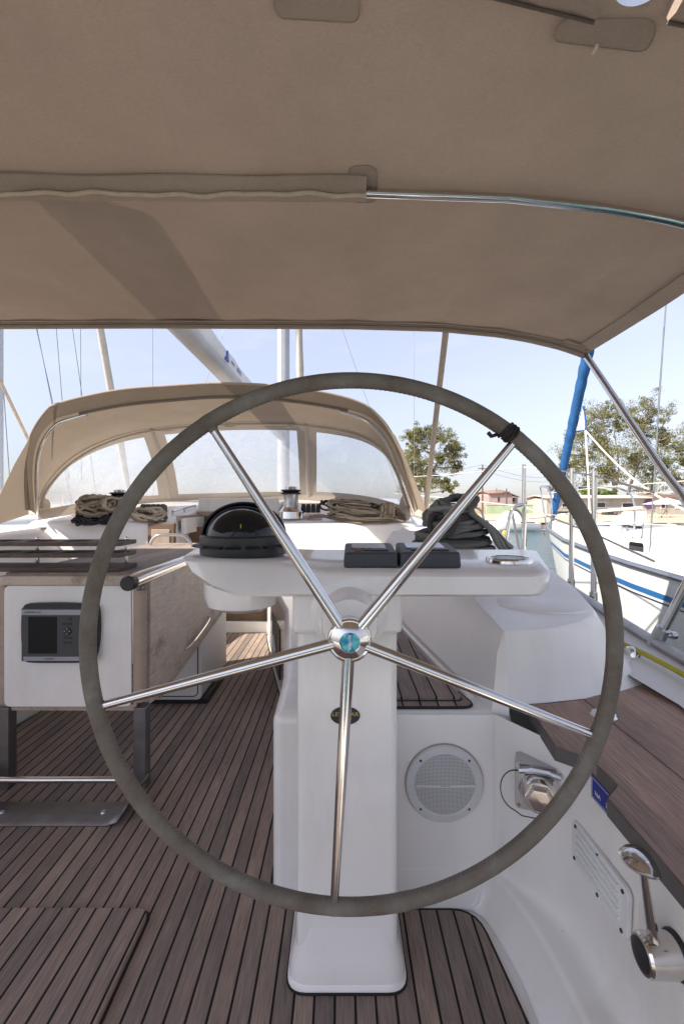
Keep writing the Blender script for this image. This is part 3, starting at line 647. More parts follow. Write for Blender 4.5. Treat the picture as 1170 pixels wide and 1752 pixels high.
# ------------------------------------------------------------------ bimini
bim = thing('bimini_top', 'taupe canvas bimini awning stretched over the helm on steel bows', 'bimini', (XC, 1.3, 1.9))
ZP = [(-.95, 1.984), (.05, 1.98), (.474, 1.968), (.762, 1.94), (.906, 1.916), (1.05, 1.882), (1.12, 1.86), (1.193, 1.833)]
def zb(X, Y):
    x = X if X > XC else 2 * XC - X
    z = interp(ZP, x); z += interp([(.6, .03), (1.34, .014), (2.3, 0)], Y) * (1 if x < 1.0 else .8)
    s = .014 * math.sin(math.pi * min(max((Y - 1.33) / .97, 0), 1)) + .012 * math.sin(math.pi * min(max((Y - .8) / .53, 0), 1))
    return z - s * (1 if x < .9 else .4)
xs = sorted([XC + d for d in [-2.143 + 4.286 * i / 96 for i in range(97)]] + [.508 + .0519 * math.sin(R(a)) for a in range(-90, 91, 10)])
def fab_rows(Ys, edge=None):
    rows = []
    for j, Y in enumerate(Ys):
        rw = []
        for X in xs:
            y = Y
            if edge: y = max(Y, edge(X))
            rw.append(Vector((X, y, zb(X, y) + .002 * math.sin(X * 17 + Y * 9) )))
        rows.append(rw)
    return rows
def edge(X):
    d = abs(X - .508) / .052
    return .772 + (.062 * math.sqrt(max(0, 1 - d * d)) if d < 1 else 0)
Ys = [2.3 - (2.3 - .80) * i / 40 for i in range(41)] + [.786, .772]
MB().loft(fab_rows(Ys, edge)).build('canopy', canvas, bim, ang=80)
Ys2 = [.735 - 1.5 * i / 20 for i in range(21)]
MB().loft(fab_rows(Ys2)).build('unseen_aft_shade', canvas, bim, ang=80)  # panel added out of view to keep the helm shaded and darken reflections
# hems and seams
def strip(Ya, Yb, x0, x1, dz, name, mat, n=60, wav=0):
    rows = []
    for y in (Ya, (Ya + Yb) / 2, Yb):
        rows.append([Vector((lerp(x0, x1, i / n), y + wav * math.sin(i * .9), zb(lerp(x0, x1, i / n), y) - dz)) for i in range(n + 1)])
    return MB().loft(rows).build(name, mat, bim, ang=80)
strip(2.235, 2.301, -3.09, 1.19, .004, 'front_hem', canvas_sleeve)
for yy, r_ in ((2.234, .0016), (2.262, .004)):
    MB().tube([(lerp(-3.09, 1.19, i / 90), yy + .0025 * math.sin(i * 1.3) * (1 if i > 60 else .2), zb(lerp(-3.09, 1.19, i / 90), yy) - .006) for i in range(91)], r_, 6).build('hem_piping', canvas_dark, bim)
fb = [Vector((x, 2.285, zb(x, 2.3) - .014)) for x in xs]
MB().tube(fb, .014, 8).build('front_bow', canvas_sleeve, bim)
rows = [[Vector((x, lerp(2.30, -.1, i / 40), zb(x, lerp(2.30, -.1, i / 40)) - .004)) for i in range(41)] for x in (1.125, 1.16, 1.19)]
MB().loft(rows).build('side_hem', canvas_sleeve, bim, ang=80)
MB().tube([(1.125, lerp(2.30, -.1, i / 40), zb(1.125, lerp(2.30, -.1, i / 40)) - .005) for i in range(41)], .0018, 6).build('stitch_line', canvas_dark, bim)
# mid bow with its zipped sleeve
mid = [Vector((x, 1.318 + .035 * interp([(.2, 0), (1.2, .4)], abs(x - XC) - .95 + .2), zb(x, 1.34) - .017)) for x in xs]
MB().tube(mid, .0125, 12).build('middle_bow', chrome, bim)
xr = .067
sl_ = MB(); rows = []
for i in range(80):
    x = lerp(-2.9, xr, i / 79); z = zb(x, 1.32); wv = .004 * math.sin(i * .55) + .003 * math.sin(i * .21)
    rows.append([Vector((x, 1.262 + wv, z - .006)), Vector((x, 1.285, z - .016)), Vector((x, 1.305 + wv, z - .030)), Vector((x, 1.325, z - .034)), Vector((x, 1.345, z - .026)), Vector((x, 1.366 + wv * .5, z - .006))])
slo = sl_.loft(rows).build('bow_sleeve', canvas_sleeve, bim, ang=80)
MB().tube([(lerp(-2.9, xr, i / 140), 1.298 + .0035 * math.sin(i * .7) + .004 * math.sin(i * .23), zb(lerp(-2.9, xr, i / 140), 1.32) - .036 + .002 * math.sin(i * 1.1)) for i in range(141)], .0065, 8, flat=.8).build('zip_cord', webbing, slo)
MB().tube([(lerp(-2.9, xr, i / 60), 1.262 + .004 * math.sin(i * .73), zb(lerp(-2.9, xr, i / 60), 1.262) - .006) for i in range(61)], .0018, 6).build('stitch_line', canvas_dark, slo)
MB().tube([(lerp(-2.9, xr, i / 60), 1.366, zb(lerp(-2.9, xr, i / 60), 1.366) - .006) for i in range(61)], .0016, 6).build('stitch_line', canvas_dark, slo)
def patch(poly, dz, mat, name):
    pl = roundpoly(poly, .03, 6); c = Vector((sum(p[0] for p in pl) / len(pl), sum(p[1] for p in pl) / len(pl), 0)); vs = [Vector((c.x, c.y, zb(c.x, c.y) - dz))]
    rings = 4
    for k in range(1, rings + 1):
        for p in pl:
            x = lerp(c.x, p[0], k / rings); y = lerp(c.y, p[1], k / rings); vs.append(Vector((x, y, zb(x, y) - dz)))
    n = len(pl); fs = [(0, 1 + i, 1 + (i + 1) % n) for i in range(n)]
    for k in range(rings - 1):
        for i in range(n):
            j = (i + 1) % n; fs.append((1 + k * n + i, 1 + (k + 1) * n + i, 1 + (k + 1) * n + j, 1 + k * n + j))
    o = MB().add(vs, fs).build(name, mat, bim)
    ring = [Vector((p[0], p[1], zb(p[0], p[1]) - dz - .0005)) for p in pl]
    MB().tube(ring, .0012, 5, closed=True).build('stitch_line', canvas_dark, o)
    return o
def bimp(px, py):                      # point of the flat canopy seen at that photo pixel
    Y = .885 * F / (HY - py)
    for _ in range(8):
        X = (px - CX) / F * Y; Y = (zb(X, Y) - EYE) * F / (HY - py)
    return ((px - CX) / F * Y, Y)
patch([bimp(465, -8), bimp(617, -8), bimp(614, 36), bimp(476, 28)], .004, canvas_dark, 'reinforcing_patch')
patch([bimp(958, 30), bimp(1128, 30), bimp(1108, 88), bimp(944, 68)], .004, canvas_dark, 'reinforcing_patch')
patch([bimp(597, 282), bimp(645, 282), bimp(645, 345), bimp(597, 345)], .003, canvas, 'bow_patch')
patch([bimp(962, 585), bimp(968, 578), bimp(1000, 590), bimp(1003, 602), bimp(985, 600)], .006, canvas_dark, 'corner_patch')
# aft sleeve halves hanging either side of the opening
def aft_sleeve(x0, x1, y0, y1, nm):
    rows = []; n = 26
    for i in range(n + 1):
        t = i / n; x = lerp(x0, x1, t); yf = lerp(y0, y1, t); z = zb(x, .78)
        rows.append([Vector((x, .70, z - .004)), Vector((x, yf - .045, z - .035)), Vector((x, yf - .02, z - .042 - .003 * math.sin(i * .8))), Vector((x, yf, z - .036)), Vector((x, yf + .006, z - .020)), Vector((x, yf + .002, z - .004))])
    o = MB().loft(rows, cap=True).build(nm, canvas_dark, bim, ang=60)
    MB().tube([r[3] + Vector((0, .001, -.002)) for r in rows], .003, 6).build('zip_cord', dark_wood, o)
    return o
aft_sleeve(.12, .448, .770, .832, 'aft_sleeve')
aft_sleeve(.572, 1.05, .822, .86, 'aft_sleeve')
MB().tube([Vector((x, .742, zb(x, .76) - .018)) for x in xs], .0125, 10).build('aft_bow', chrome, bim)
tb = MB(); c = bimp(1019, 42); tb.box(c[0] - .003, c[0] + .003, c[1] - .004, c[1] + .012, zb(*c) - .044, zb(*c) - .040); tb.build('zip_tab', webbing, bim)
for x0_, x1_ in ((-3.09, .45), (.565, 1.19)):
    rows = [[Vector((lerp(x0_, x1_, i / 40), y, zb(lerp(x0_, x1_, i / 40), y) + .004)) for i in range(41)] for y in (.70, .75, .80)]
    MB().loft(rows).build('sun_gap_cover', canvas_sleeve, bim, ang=80)  # unseen strips added to stop sun leaking between the two canopy panels
# front leg of the starboard side: bent tube down to the toe rail, with its clamp
leg = spline([(1.19, 2.29, 1.83), (1.19, 2.02, 1.535), (1.19, 1.747, 1.235), (1.19, 1.64, 1.13), (1.185, 1.56, 1.03), (1.175, 1.54, .93), (1.15, 1.575, .81), (1.105, 1.655, .60)], 6)
def biml(mx):
    f = (lambda p: Vector((2 * XC - p[0], p[1], p[2]))) if mx else (lambda p: Vector(p))
    l = MB().tube([f(p) for p in leg], .0155, 12).build('bow_leg', chrome, bim)
    c = MB(); c.tube([f((1.118, 1.63, .665)), f((1.100, 1.662, .585))], .024, 12); c.tube([f((1.11, 1.645, .635)), f((1.17, 1.655, .635))], .008, 8); c.tube([f((1.16, 1.653, .635)), f((1.18, 1.656, .635))], .014, 6)
    c.build('leg_clamp', brushed, l)
biml(False); biml(True)

# webbing straps from the bimini to the deck
tag(MB().tube(spline([(.509, 2.29, 1.955), (.548, 2.8, 1.50), (.592, 3.32, 1.03)], 5), .016, 8, flat=.25).build('tie_strap', webbing), 'beige webbing strap running from the bimini edge down beside the sprayhood, starboard side', 'strap', 'straps holding the bimini')
tag(MB().tube([P(-60, 540, 3.0), P(0, 650, 3.35), P(49, 752, 3.7)], .014, 8, flat=.35).build('tie_strap', webbing), 'beige strap slanting down behind the outer port edge of the sprayhood, far left', 'strap', 'straps holding the bimini')

# ------------------------------------------------------------------ pedestal and console
ped = thing('steering_pedestal', 'white moulded steering pedestal with a wide instrument console on top', 'steering pedestal', (.012, 1.16, 0))
PX = .0115
def rrect(x0, x1, y0, y1, r): return roundpoly([(x0, y0), (x1, y0), (x1, y1), (x0, y1)], r, 6)
col = MB(); rows = []
for z, wx, y0, r in ((.02, .118, 1.068, .02), (.3, .1155, 1.068, .02), (.84, .1155, 1.066, .02)):
    rows.append([Vector((x, y, z)) for x, y in rrect(PX - wx, PX + wx, y0, 1.34, r)])
col.loft(rows, True, True).build('column', gel, ped, ang=50)
rows = []
for z, e in ((.0, .0), (.012, 0), (.016, -.004), (.020, -.006), (.024, -.003), (.05, -.006), (.07, -.012), (.10, -.019), (.13, -.0225)):
    rows.append([Vector((x, y, z)) for x, y in rrect(PX - .137 - e, PX + .137 + e, 1.043 - e * 1.05, 1.365 + e, .045)])
MB().loft(rows, True, True).build('base_flange', gel, ped, ang=35)
rows = [[Vector((x, y, z)) for x, y in rrect(PX - .14, PX + .14, 1.039, 1.37, .048)] for z in (.004, .0095)]
MB().loft(rows, True, True).build('base_caulk', rubber, ped)
nk = MB(); rows = []
for z, e in ((.812, -.006), (.817, -.001), (.825, 0), (.91, 0)):
    rows.append([Vector((x, y, z)) for x, y in rrect(PX - .121 - e, PX + .121 + e, 1.03 - e, 1.36, .014)])
nk.loft(rows, True, True).build('neck_block', gel, ped, ang=40)
HX, HZ = .0155, .8615
bo = MB(); bo.lathe([(.085, 0), (.085, -.006), (.075, -.016), (.070, -.022), (.062, -.024), (.058, -.05), (.056, -.11), (.052, -.118), (.03, -.122), (.001, -.122)], (HX, 1.03, HZ), (0, 1, 0), 40)
bo.build('shaft_boss', gel, ped, ang=30)
def csec(ftx, fty, ftz, fbx, fby, fbz, bx, by, bz):
    ft = Vector((ftx, fty, ftz)); fbt = Vector((fbx, fby, fbz)); bt = Vector((bx, by, bz)); bb = Vector((lerp(bx, fbx, .15), by - .03, fbz))
    k = .010
    return [fbt + (bb - fbt).normalized() * k, fbt + (ft - fbt) * .12, ft.lerp(fbt, .16), ft + (bt - ft).normalized() * k, ft.lerp(bt, .5), bt + (ft - bt).normalized() * k, bt.lerp(bb, .2), bb + (bt - bb) * .2, bb + (fbt - bb) * .05]
S_ = [csec(-.388, 1.20, .970, -.380, 1.20, .958, -.395, 1.30, .970),
      csec(-.385, 1.135, .972, -.375, 1.13, .952, -.425, 1.36, .970),
      csec(-.365, 1.085, .973, -.345, 1.085, .938, -.425, 1.40, .972),
      csec(-.31, 1.066, .973, -.285, 1.035, .912, -.35, 1.43, .972),
      csec(-.24, 1.060, .972, -.225, 1.003, .900, -.24, 1.44, .968),
      csec(-.15, 1.055, .970, -.15, 1.0, .900, -.15, 1.44, .962),
      csec(-.09, 1.03, .962, -.09, 1.0, .900, -.08, 1.44, .960),
      csec(-.03, 1.004, .953, -.03, 1.0, .900, -.0, 1.44, .960),
      csec(.2, 1.0, .952, .2, 1.0, .900, .25, 1.44, .960),
      csec(.40, 1.0, .952, .40, 1.0, .900, .50, 1.44, .960),
      csec(.432, 1.004, .952, .425, 1.002, .902, .55, 1.44, .960),
      csec(.452, 1.018, .951, .445, 1.014, .912, .575, 1.435, .959),
      csec(.462, 1.04, .951, .456, 1.04, .925, .588, 1.42, .958)]
mbc = MB().loft(S_, True)
mbc.add(S_[0], [tuple(range(9))]); mbc.add(S_[-1], [tuple(range(9))])
cons = mbc.build('console', gel, ped, ang=42)
MB().lathe([(.092, .0), (.091, -.03), (.083, -.055), (.055, -.068), (.001, -.072)], (-.247, 1.16, .908), n=36).build('compass_bowl', gel, cons)
# maker's oval on the column
ov = MB(); ov.lathe([(.001, .0012), (.0335, .0012), (.0335, -.002)], (.0075, 1.066, .617), (0, -1, 0), 36)
for v in ov.v: v.z = .617 + (v.z - .617) * .62
ovo = ov.build('maker_badge', black, ped)
text_part('badge_lettering', 'LEWMAR', .0125, gold, ovo, face_cam((.0075, 1.0645, .6205)) @ Matrix.Scale(1.2, 4, (1, 0, 0)))
text_part('badge_lettering', 'STEERING', .0065, gold, ovo, face_cam((.0075, 1.0645, .6115)))

# ------------------------------------------------------------------ steering wheel
wh = thing('steering_wheel', 'large five-spoked steel steering wheel with worn grey leather rim', 'steering wheel', (HX, .80, HZ))
Rm, rt, WY = .4502, .0136, .80
WC = Vector((P(601, 1101, WY).x, WY, P(601, 1101, WY).z))
def rimpt(a, rad=Rm, dy=0): return WC + Vector((math.cos(a) * rad, dy, math.sin(a) * rad))
n = 220; pts = []; rr = []
for i in range(n):
    a = 2 * math.pi * i / n
    pts.append(rimpt(a)); rr.append(rt * (1 + .035 * noise.noise((math.cos(a) * 4, math.sin(a) * 4, 1.3)) + .02 * noise.noise((math.cos(a) * 18, math.sin(a) * 18, 4))))
rim = MB().tube(pts, rr, 18, closed=True).build('rim', leather_m, wh, ang=80)
# stitched seam along the inside of the rim
sm = MB()
for i in range(330):
    a = 2 * math.pi * i / 330; a2 = a + .011
    p0 = rimpt(a, Rm - rt * .985, -.004); p1 = rimpt(a2, Rm - rt * .985, .003)
    sm.tube([p0, p1], .0006, 4)
sm.build('rim_stitching', dark_wood, rim)
spk = [(365, 735), (878, 757), (176, 1207), (1012, 1257), (572, 1540)]
HC = Vector((P(598, 1094, .815).x, .815, P(598, 1094, .815).z))
for x, y in spk:
    e = P(x, y, WY); d = (e - HC).normalized(); s0 = HC + d * .026
    L = [s0.lerp(e, t) for t in (0, .03, .3, .6, .9, 1.0)]
    MB().tube(L, [.0108, .0108, .0102, .0090, .0075, .0072], 14).build('spoke', chrome, wh)
    a = math.atan2(e.z - WC.z, e.x - WC.x)
    j = MB(); j.tube([rimpt(a - .016), rimpt(a - .004), rimpt(a + .004), rimpt(a + .016)], [rt * 1.01, rt * 1.03, rt * 1.03, rt * 1.01], 18, cap=False)
    j.build('rim_seam', leather_m, rim)
    MB().tube([e + d * .004, e - d * .004], [.0095, .0078], 10).build('spoke_collar', leather_m, rim)
# tape lashing that marks the rim at the upper right spoke
a0 = math.atan2(-(742 - 1101), 868 - 601); tp = MB()
for k in range(5):
    a = a0 + (k - 2) * .0072; ring = []
    for q_ in range(20):
        b = 2 * math.pi * q_ / 20; r_ = rt + .0010 + .0006 * math.sin(k * 3 + q_)
        ring.append(rimpt(a + .008 * math.sin(b + k), Rm + r_ * math.cos(b), r_ * math.sin(b)))
    tp.tube(ring, .0027, 6, closed=True)
e = rimpt(a0 + .03, Rm - rt); tp.tube([e, e + Vector((-.012, -.004, -.004)), e + Vector((-.018, -.006, .002))], .0036, 6)
tp.build('tape_lashing', rubber, wh)
hb = MB(); hb.lathe([(.001, .03), (.033, .03), (.036, .024), (.0385, .004), (.0385, -.004), (.0372, -.009), (.0352, -.0105), (.033, -.009), (.0185, -.0185), (.0172, -.0188), (.0168, -.0165), (.001, -.0165)], HC, (0, 1, 0), 48)
hub = hb.build('hub', chrome, wh, ang=25)
MB().lathe([(.001, 0), (.0166, 0), (.0167, .003)], HC + Vector((0, -.0172, 0)), (0, 1, 0), 36).build('hub_badge', badge_m, hub)
text_part('badge_lettering', 'BAVARIA', .0062, whiteprint, hub, face_cam(HC + Vector((0, -.0177, 0)), R(-90)) )
MB().tube([HC + Vector((0, .02, 0)), HC + Vector((0, .11, 0))], .02, 16).build('shaft', chrome, wh)

# ------------------------------------------------------------------ instruments on the console
cp = thing('compass', 'black domed steering compass with hood, at the port end of the console', 'compass', (-.252, 1.20, .972))
cb_ = MB(); cb_.lathe([(.107, 0), (.108, .004), (.108, .046), (.104, .050), (.09, .050)], (-.252, 1.20, .972), n=48)
for k in range(16):
    a = 2 * math.pi * k / 16; c = Vector((-.252 + .108 * math.cos(a), 1.20 + .108 * math.sin(a), .972)); t_ = Vector((-math.sin(a), math.cos(a), 0))
    cb_.tube([c + t_ * -.016 + Vector((0, 0, .024)), c + t_ * .016 + Vector((0, 0, .024))], .0205, 8, flat=.16)
cb_.build('base_ring', black, cp, ang=40)
rows = []
for i in range(13):
    ph = math.pi / 2 * i / 12; rw = []
    for k in range(25):
        th = math.pi * (-.02 + 1.04 * k / 24); r_ = .106 * math.cos(ph)
        rw.append(Vector((-.252 + r_ * math.cos(th), 1.205 + r_ * math.sin(th) * .95, 1.02 + .083 * math.sin(ph))))
    rows.append(rw)
MB().loft(rows).build('hood', black, cp, solid=.005, ang=80)
MB().lathe([(.088 * math.cos(math.pi / 2 * i / 14), .072 * math.sin(math.pi / 2 * i / 14)) for i in range(15)], (-.252, 1.19, 1.018), n=40).build('glass_dome', darkglass, cp, ang=80)
tr_ = MB()
tr_.tube([(-.252 + .09 * math.cos(R(a)), 1.185, 1.019 + .074 * math.sin(R(a))) for a in range(0, 181, 9)], .002, 6); tr_.build('dome_bezel', grey_pl, cp)
ll = MB(); ll.box(-.2405, -.2390, 1.108, 1.110, 1.02, 1.052); ll.build('lubber_line', yellow, cp)

def instrument(x0, x1, y0, y1, zb0, zf, zr, label, tilt=0, red=False):
    it = thing('instrument_display', label, 'instrument', ((x0 + x1) / 2, y0, zb0), 'square instrument displays on the console')
    vs = [(x0, y0, zb0), (x1, y0, zb0), (x1, y1, zb0), (x0, y1, zb0), (x0 + .002, y0 + .003, zf), (x1 - .002, y0 + .003, zf), (x1 - .004, y1 - .004, zr), (x0 + .004, y1 - .004, zr)]
    MB().add(vs, [(0, 3, 2, 1), (4, 5, 6, 7), (0, 1, 5, 4), (1, 2, 6, 5), (2, 3, 7, 6), (3, 0, 4, 7)]).build('case', grey_pl, it, bevel=.006, seg=3)
    def q(u, v, dz): return Vector((lerp(lerp(x0 + .002, x1 - .002, u), lerp(x0 + .004, x1 - .004, u), v), lerp(y0 + .003, y1 - .004, v), lerp(zf, zr, v) + dz))
    def slab(us, vs_, dz, nm, m):
        a = [q(us[0], vs_[0], dz), q(us[1], vs_[0], dz), q(us[1], vs_[1], dz), q(us[0], vs_[1], dz)]; b = [p - Vector((0, 0, .004)) for p in a]
        return MB().add(a + b, [(0, 1, 2, 3), (0, 4, 5, 1), (1, 5, 6, 2), (2, 6, 7, 3), (3, 7, 4, 0)]).build(nm, m, it)
    slab((.14, .82), (.40, .92), .0012, 'screen', lcd)
    for u in (.2, .36): slab((u, u + .12), (.17, .28), .003, 'button', black)
    slab((.5, .84), (.16, .30), .003, 'button', black)
    sh_ = slab((.12, .84), (.37, .395), .0014, 'screen_edge', black)
    if red: slab((.22, .30), (.11, .13), .003, 'indicator', pmat('red_print', (.4, .05, .02), .5))
    return it
instrument(.004, .1285, 1.06, 1.185, .954, .989, 1.002, 'square grey instrument display with pale screen, nearer the compass', red=True)
instrument(.1315, .270, 1.055, 1.185, .954, .990, 1.003, 'square grey instrument display with pale screen, behind the upper right spoke')
ga = thing('round_gauge', 'round chrome-rimmed gauge with dark face on the starboard end of the console', 'gauge', (.417, 1.17, .954))
MB().lathe([(.056, 0), (.056, .007), (.054, .011), (.050, .0130), (.047, .0128), (.0455, .0112)], (.417, 1.17, .954), n=44).build('bezel', chrome, ga, ang=30)
gl_ = MB().lathe([(.001, .0114), (.0462, .0114), (.0462, .0)], (.417, 1.17, .954), n=36).build('face', dial_m, ga)
ti = MB()
for k in range(16):
    a = 2 * math.pi * k / 16; c = Vector((.417, 1.17, .9657)); d = Vector((math.cos(a), math.sin(a), 0)); ti.tube([c + d * .032, c + d * .037], .0007, 4)
ti.build('tick_marks', whiteprint, gl_)

# ------------------------------------------------------------------ fittings on the helm well walls
sp_ = thing('loudspeaker', 'round white cockpit loudspeaker with perforated grille, set in the bulkhead', 'loudspeaker', (.276, 1.266, .345))
SC = Vector((.276, 1.266, .345))
MB().lathe([(.104, 0), (.104, .006), (.101, .010), (.084, .012), (.080, .009)], SC, (0, -1, 0), 56).build('surround', gray_lens, sp_, ang=30)
m, t, o_ = newmat('perforated_grille'); b_ = t.nodes.new('ShaderNodeBsdfPrincipled'); tc = t.nodes.new('ShaderNodeTexCoord')
mp = N(t, 'ShaderNodeMapping'); mp.inputs['Scale'].default_value = (1, 0, 1); t.links.new(tc.outputs['Object'], mp.inputs[0])
vo = N(t, 'ShaderNodeTexVoronoi', Scale=280, Randomness=.0); t.links.new(mp.outputs[0], vo.inputs['Vector'])
rp = ramp(t, vo.outputs['Distance'], [(.26, (.05, .05, .05)), (.34, (.58, .58, .58))]); t.links.new(rp.outputs[0], b_.inputs['Base Color']); b_.inputs['Roughness'].default_value = .45
t.links.new(b_.outputs[0], o_.inputs[0]); grille_m = m
MB().lathe([(.001, .015), (.04, .014), (.083, .009), (.083, 0)], SC, (0, -1, 0), 48).build('grille', grille_m, sp_, ang=60)
MB().box(SC.x - .079, SC.x + .079, SC.y - .0165, SC.y - .008, SC.z - .0035, SC.z + .0035).build('cross_bar', gray_lens, sp_)
text_part('bar_lettering', 'MARINE', .007, silverpl, sp_, face_cam((SC.x, SC.y - .0168, SC.z)))
for k in range(4):
    a = R(45 + 90 * k); MB().lathe([(.001, .0115), (.0035, .0115), (.0045, .009)], SC + Vector((.092 * math.cos(a), 0, .092 * math.sin(a))), (0, -1, 0), 10).build('screw', darkprint, sp_)
MB().lathe([(.106, -.001), (.106, .0016), (.104, .0026)], SC, (0, -1, 0), 56).build('sealant_ring', trim_wood, sp_)

so_n = Vector((-.36, -.93, .05)).normalized()
sc0 = Vector((.478, 1.135, .412))
sk = thing('shore_power_socket', 'chrome shore power inlet with capped cover below the helm seat', 'power socket', sc0)
u_ = so_n.cross(Vector((0, 0, 1))).normalized(); v_ = u_.cross(so_n) * 1.0
if v_.z < 0: v_ = -v_
def SP(a, b, c): return sc0 + (u_ * a + v_ * b + so_n * c) * 1.15
pl = roundpoly([(-.048, -.048), (.048, -.048), (.048, .048), (-.048, .048)], .01)
MB().loft([[SP(a, b, -.045) for a, b in pl], [SP(a, b, .008) for a, b in pl]], True, True).build('flange', brushed, sk, bevel=.002)
cap_ = MB(); cap_.lathe([(.047, .006), (.047, .018), (.043, .022), (.042, .024), (.040, .045), (.035, .052), (.001, .052)], sc0, so_n, 32); cap_.lathe([(.034, .045), (.032, .060), (.026, .066), (.001, .068)], sc0, so_n, 6); cap_.build('cap', chrome, sk, ang=30)
hg = MB(); hg.tube([SP(a, .038 + .006 * math.cos(a * 40), .022) for a in (-.04, -.02, 0, .02, .04)], .008, 8); hg.tube([SP(-.02, .045, .024), SP(.02, .045, .024)], .009, 8); hg.build('hinge', brushed, sk)
MB().tube([SP(.034, .03, .006)] + [SP(.043 + .034 * math.sin(R(a)), .032 - .042 * (1 - math.cos(R(a))), .012) for a in range(15, 175, 12)] + [SP(.034, -.055, .02), SP(.0, -.052, .024)], .0014, 6).build('tether', rubber, sk)
for a, b in ((-.04, -.04), (.04, -.04), (-.04, .04), (.04, .04)):
    MB().lathe([(.001, .0105), (.004, .0105), (.005, .008)], SP(a, b, 0), so_n, 10).build('screw', chrome, sk)

WX = .5315
vt = thing('vent_grille', 'white louvred ventilation panel screwed to the side wall beside the throttle', 'vent', (WX, .965, .33))
def vpt(y, z, d): return Vector((WX - d, y, z))
vp = roundpoly([(1.07, .385), (1.075, .283), (.868, .283), (.860, .385)], .02)
MB().loft([[vpt(y, z, -.004) for y, z in vp], [vpt(y, z, .005) for y, z in vp]], True, True).build('panel', white_pl, vt, bevel=.0015)
for k in range(5):
    z = .304 + k * .0155
    MB().loft([[vpt(1.045, z, .0045), vpt(1.045, z + .008, .011), vpt(1.045, z + .010, .0045)], [vpt(.89, z, .0045), vpt(.89, z + .008, .011), vpt(.89, z + .010, .0045)]], True, True).build('louvre', white_pl, vt)
for y, z in ((1.055, .372), (1.06, .297), (.965, .374), (.965, .293), (.878, .372), (.882, .295)):
    MB().lathe([(.001, .0075), (.0035, .0075), (.0045, .004)], (WX, y, z), (-1, 0, 0), 10).build('screw', darkprint, vt)

th = thing('throttle_lever', 'polished single-lever engine control with oval knob on the side wall', 'throttle lever', (.54, .755, .375))
tc0 = Vector((.542, .752, .375))
MB().lathe([(.034, 0), (.034, .008), (.031, .010), (.001, .010)], tc0, (-1, 0, 0), 30).build('base_plate', black, th)
MB().lathe([(.030, .009), (.031, .02), (.030, .058), (.027, .062), (.024, .0625)], tc0, (-1, 0, 0), 30).build('barrel', chrome, th, ang=35)
MB().lathe([(.001, .064), (.020, .064), (.0245, .062), (.0245, .05)], tc0, (-1, 0, 0), 30).build('end_cap', black, th, ang=35)
l0 = tc0 + Vector((-.040, .0, .012)); l1 = Vector((.476, .742, .527))
MB().tube([l0, l0.lerp(l1, .5), l1], [.014, .011, .008], 8, flat=.55).build('lever_arm', chrome, th)
kb = MB(); kb.lathe([(.001, .013), (.014, .012), (.028, .007), (.033, 0), (.029, -.007), (.014, -.011), (.001, -.012)], l1 + Vector((0, 0, .006)), Vector((.16, .02, 1)), 26); kb.build('knob', chrome, th, ang=60)
MB().lathe([(.001, .004), (.005, .0035), (.006, 0)], (.541, .70, .452), (-1, 0, 0), 12).build('screw', darkprint, th)

bl_ = thing('blue_plate', 'small blue plate with white print stuck under the notch in the helm seat', 'plate', (.532, .95, .49))
BX = .5325
MB().box(BX - .003, BX + .006, .885, .995, .478, .525).build('plate', blue_lab, bl_)
MB().tube([(BX - .0035, .889, .482), (BX - .0035, .991, .482), (BX - .0035, .991, .521), (BX - .0035, .889, .521)], .0006, 4, closed=True).build('border_line', whiteprint, bl_)
MBL = Matrix.Translation(Vector((BX - .0035, .925, .495))) @ Matrix.Rotation(R(-90), 4, 'Z') @ Matrix.Rotation(R(90), 4, 'X')
text_part('plate_lettering', '230 V', .012, whiteprint, bl_, MBL)
text_part('plate_lettering', '16A', .014, whiteprint, bl_, Matrix.Translation(Vector((0, .045, .0))) @ MBL)

# ------------------------------------------------------------------ cockpit table
tb_ = thing('cockpit_table', 'cockpit table with white end panel, weathered folding leaf and steel legs', 'table', (-1.05, 1.8, 0))
TY, TZ = 1.80, .823
TX0, TX1 = -1.30, -.805
pp = roundpoly([(TX0 + .0, .318), (TX1 - .005, .318), (TX1 - .005, .785), (TX0, .785)], .025)
MB().loft([[Vector((x, TY + .012, z)) for x, z in pp], [Vector((x, TY, z)) for x, z in pp]], True, True).build('end_panel', gel, tb_, bevel=.003)
fr_ = MB(); fr_.box(TX0 - .03, TX1 + .012, TY + .006, TY + .045, .300, .325); fr_.box(TX1 + .0, TX1 + .014, TY + .004, TY + .045, .325, .79); fr_.box(TX0 - .03, TX0 + .0, TY + .006, TY + .045, .325, .79)
fr_.build('panel_frame', trim_wood, tb_, bevel=.003)
tt = MB().box(TX0 - .02, TX1 + .01, TY - .012, 3.25, .786, TZ).build('table_top', leaf_wood, tb_, bevel=.006)
MB().box(TX0 - .02, TX1 + .01, 1.84, 3.24, TZ + .0, TZ + .006).build('top_boards', teak_grey, tt)
# corner post and hanging leaf
MB().lathe([(.022, 0), (.023, .43)], (-.782, TY + .02, .335), n=18).build('corner_post', trim_wood, tb_)
lf = [(TY + .05, .80), (3.2, .80), (3.2, .45), (TY + .14, .30), (TY + .05, .31)]
MB().loft([[Vector((-.782, y, z)) for y, z in lf], [Vector((-.756, y, z)) for y, z in lf]], True, True).build('folding_leaf', leaf_wood, tb_, bevel=.003)
MB().tube([(-.756, TY + .14, .302), (-.756, 3.2, .452)], .010, 8).build('leaf_edge', trim_wood, tb_)
MB().tube(spline([(-.756, 2.25, .40), (-.735, 2.3, .415), (-.735, 2.58, .455), (-.756, 2.63, .465)], 5), .006, 8).build('leaf_handle', chrome, tb_)
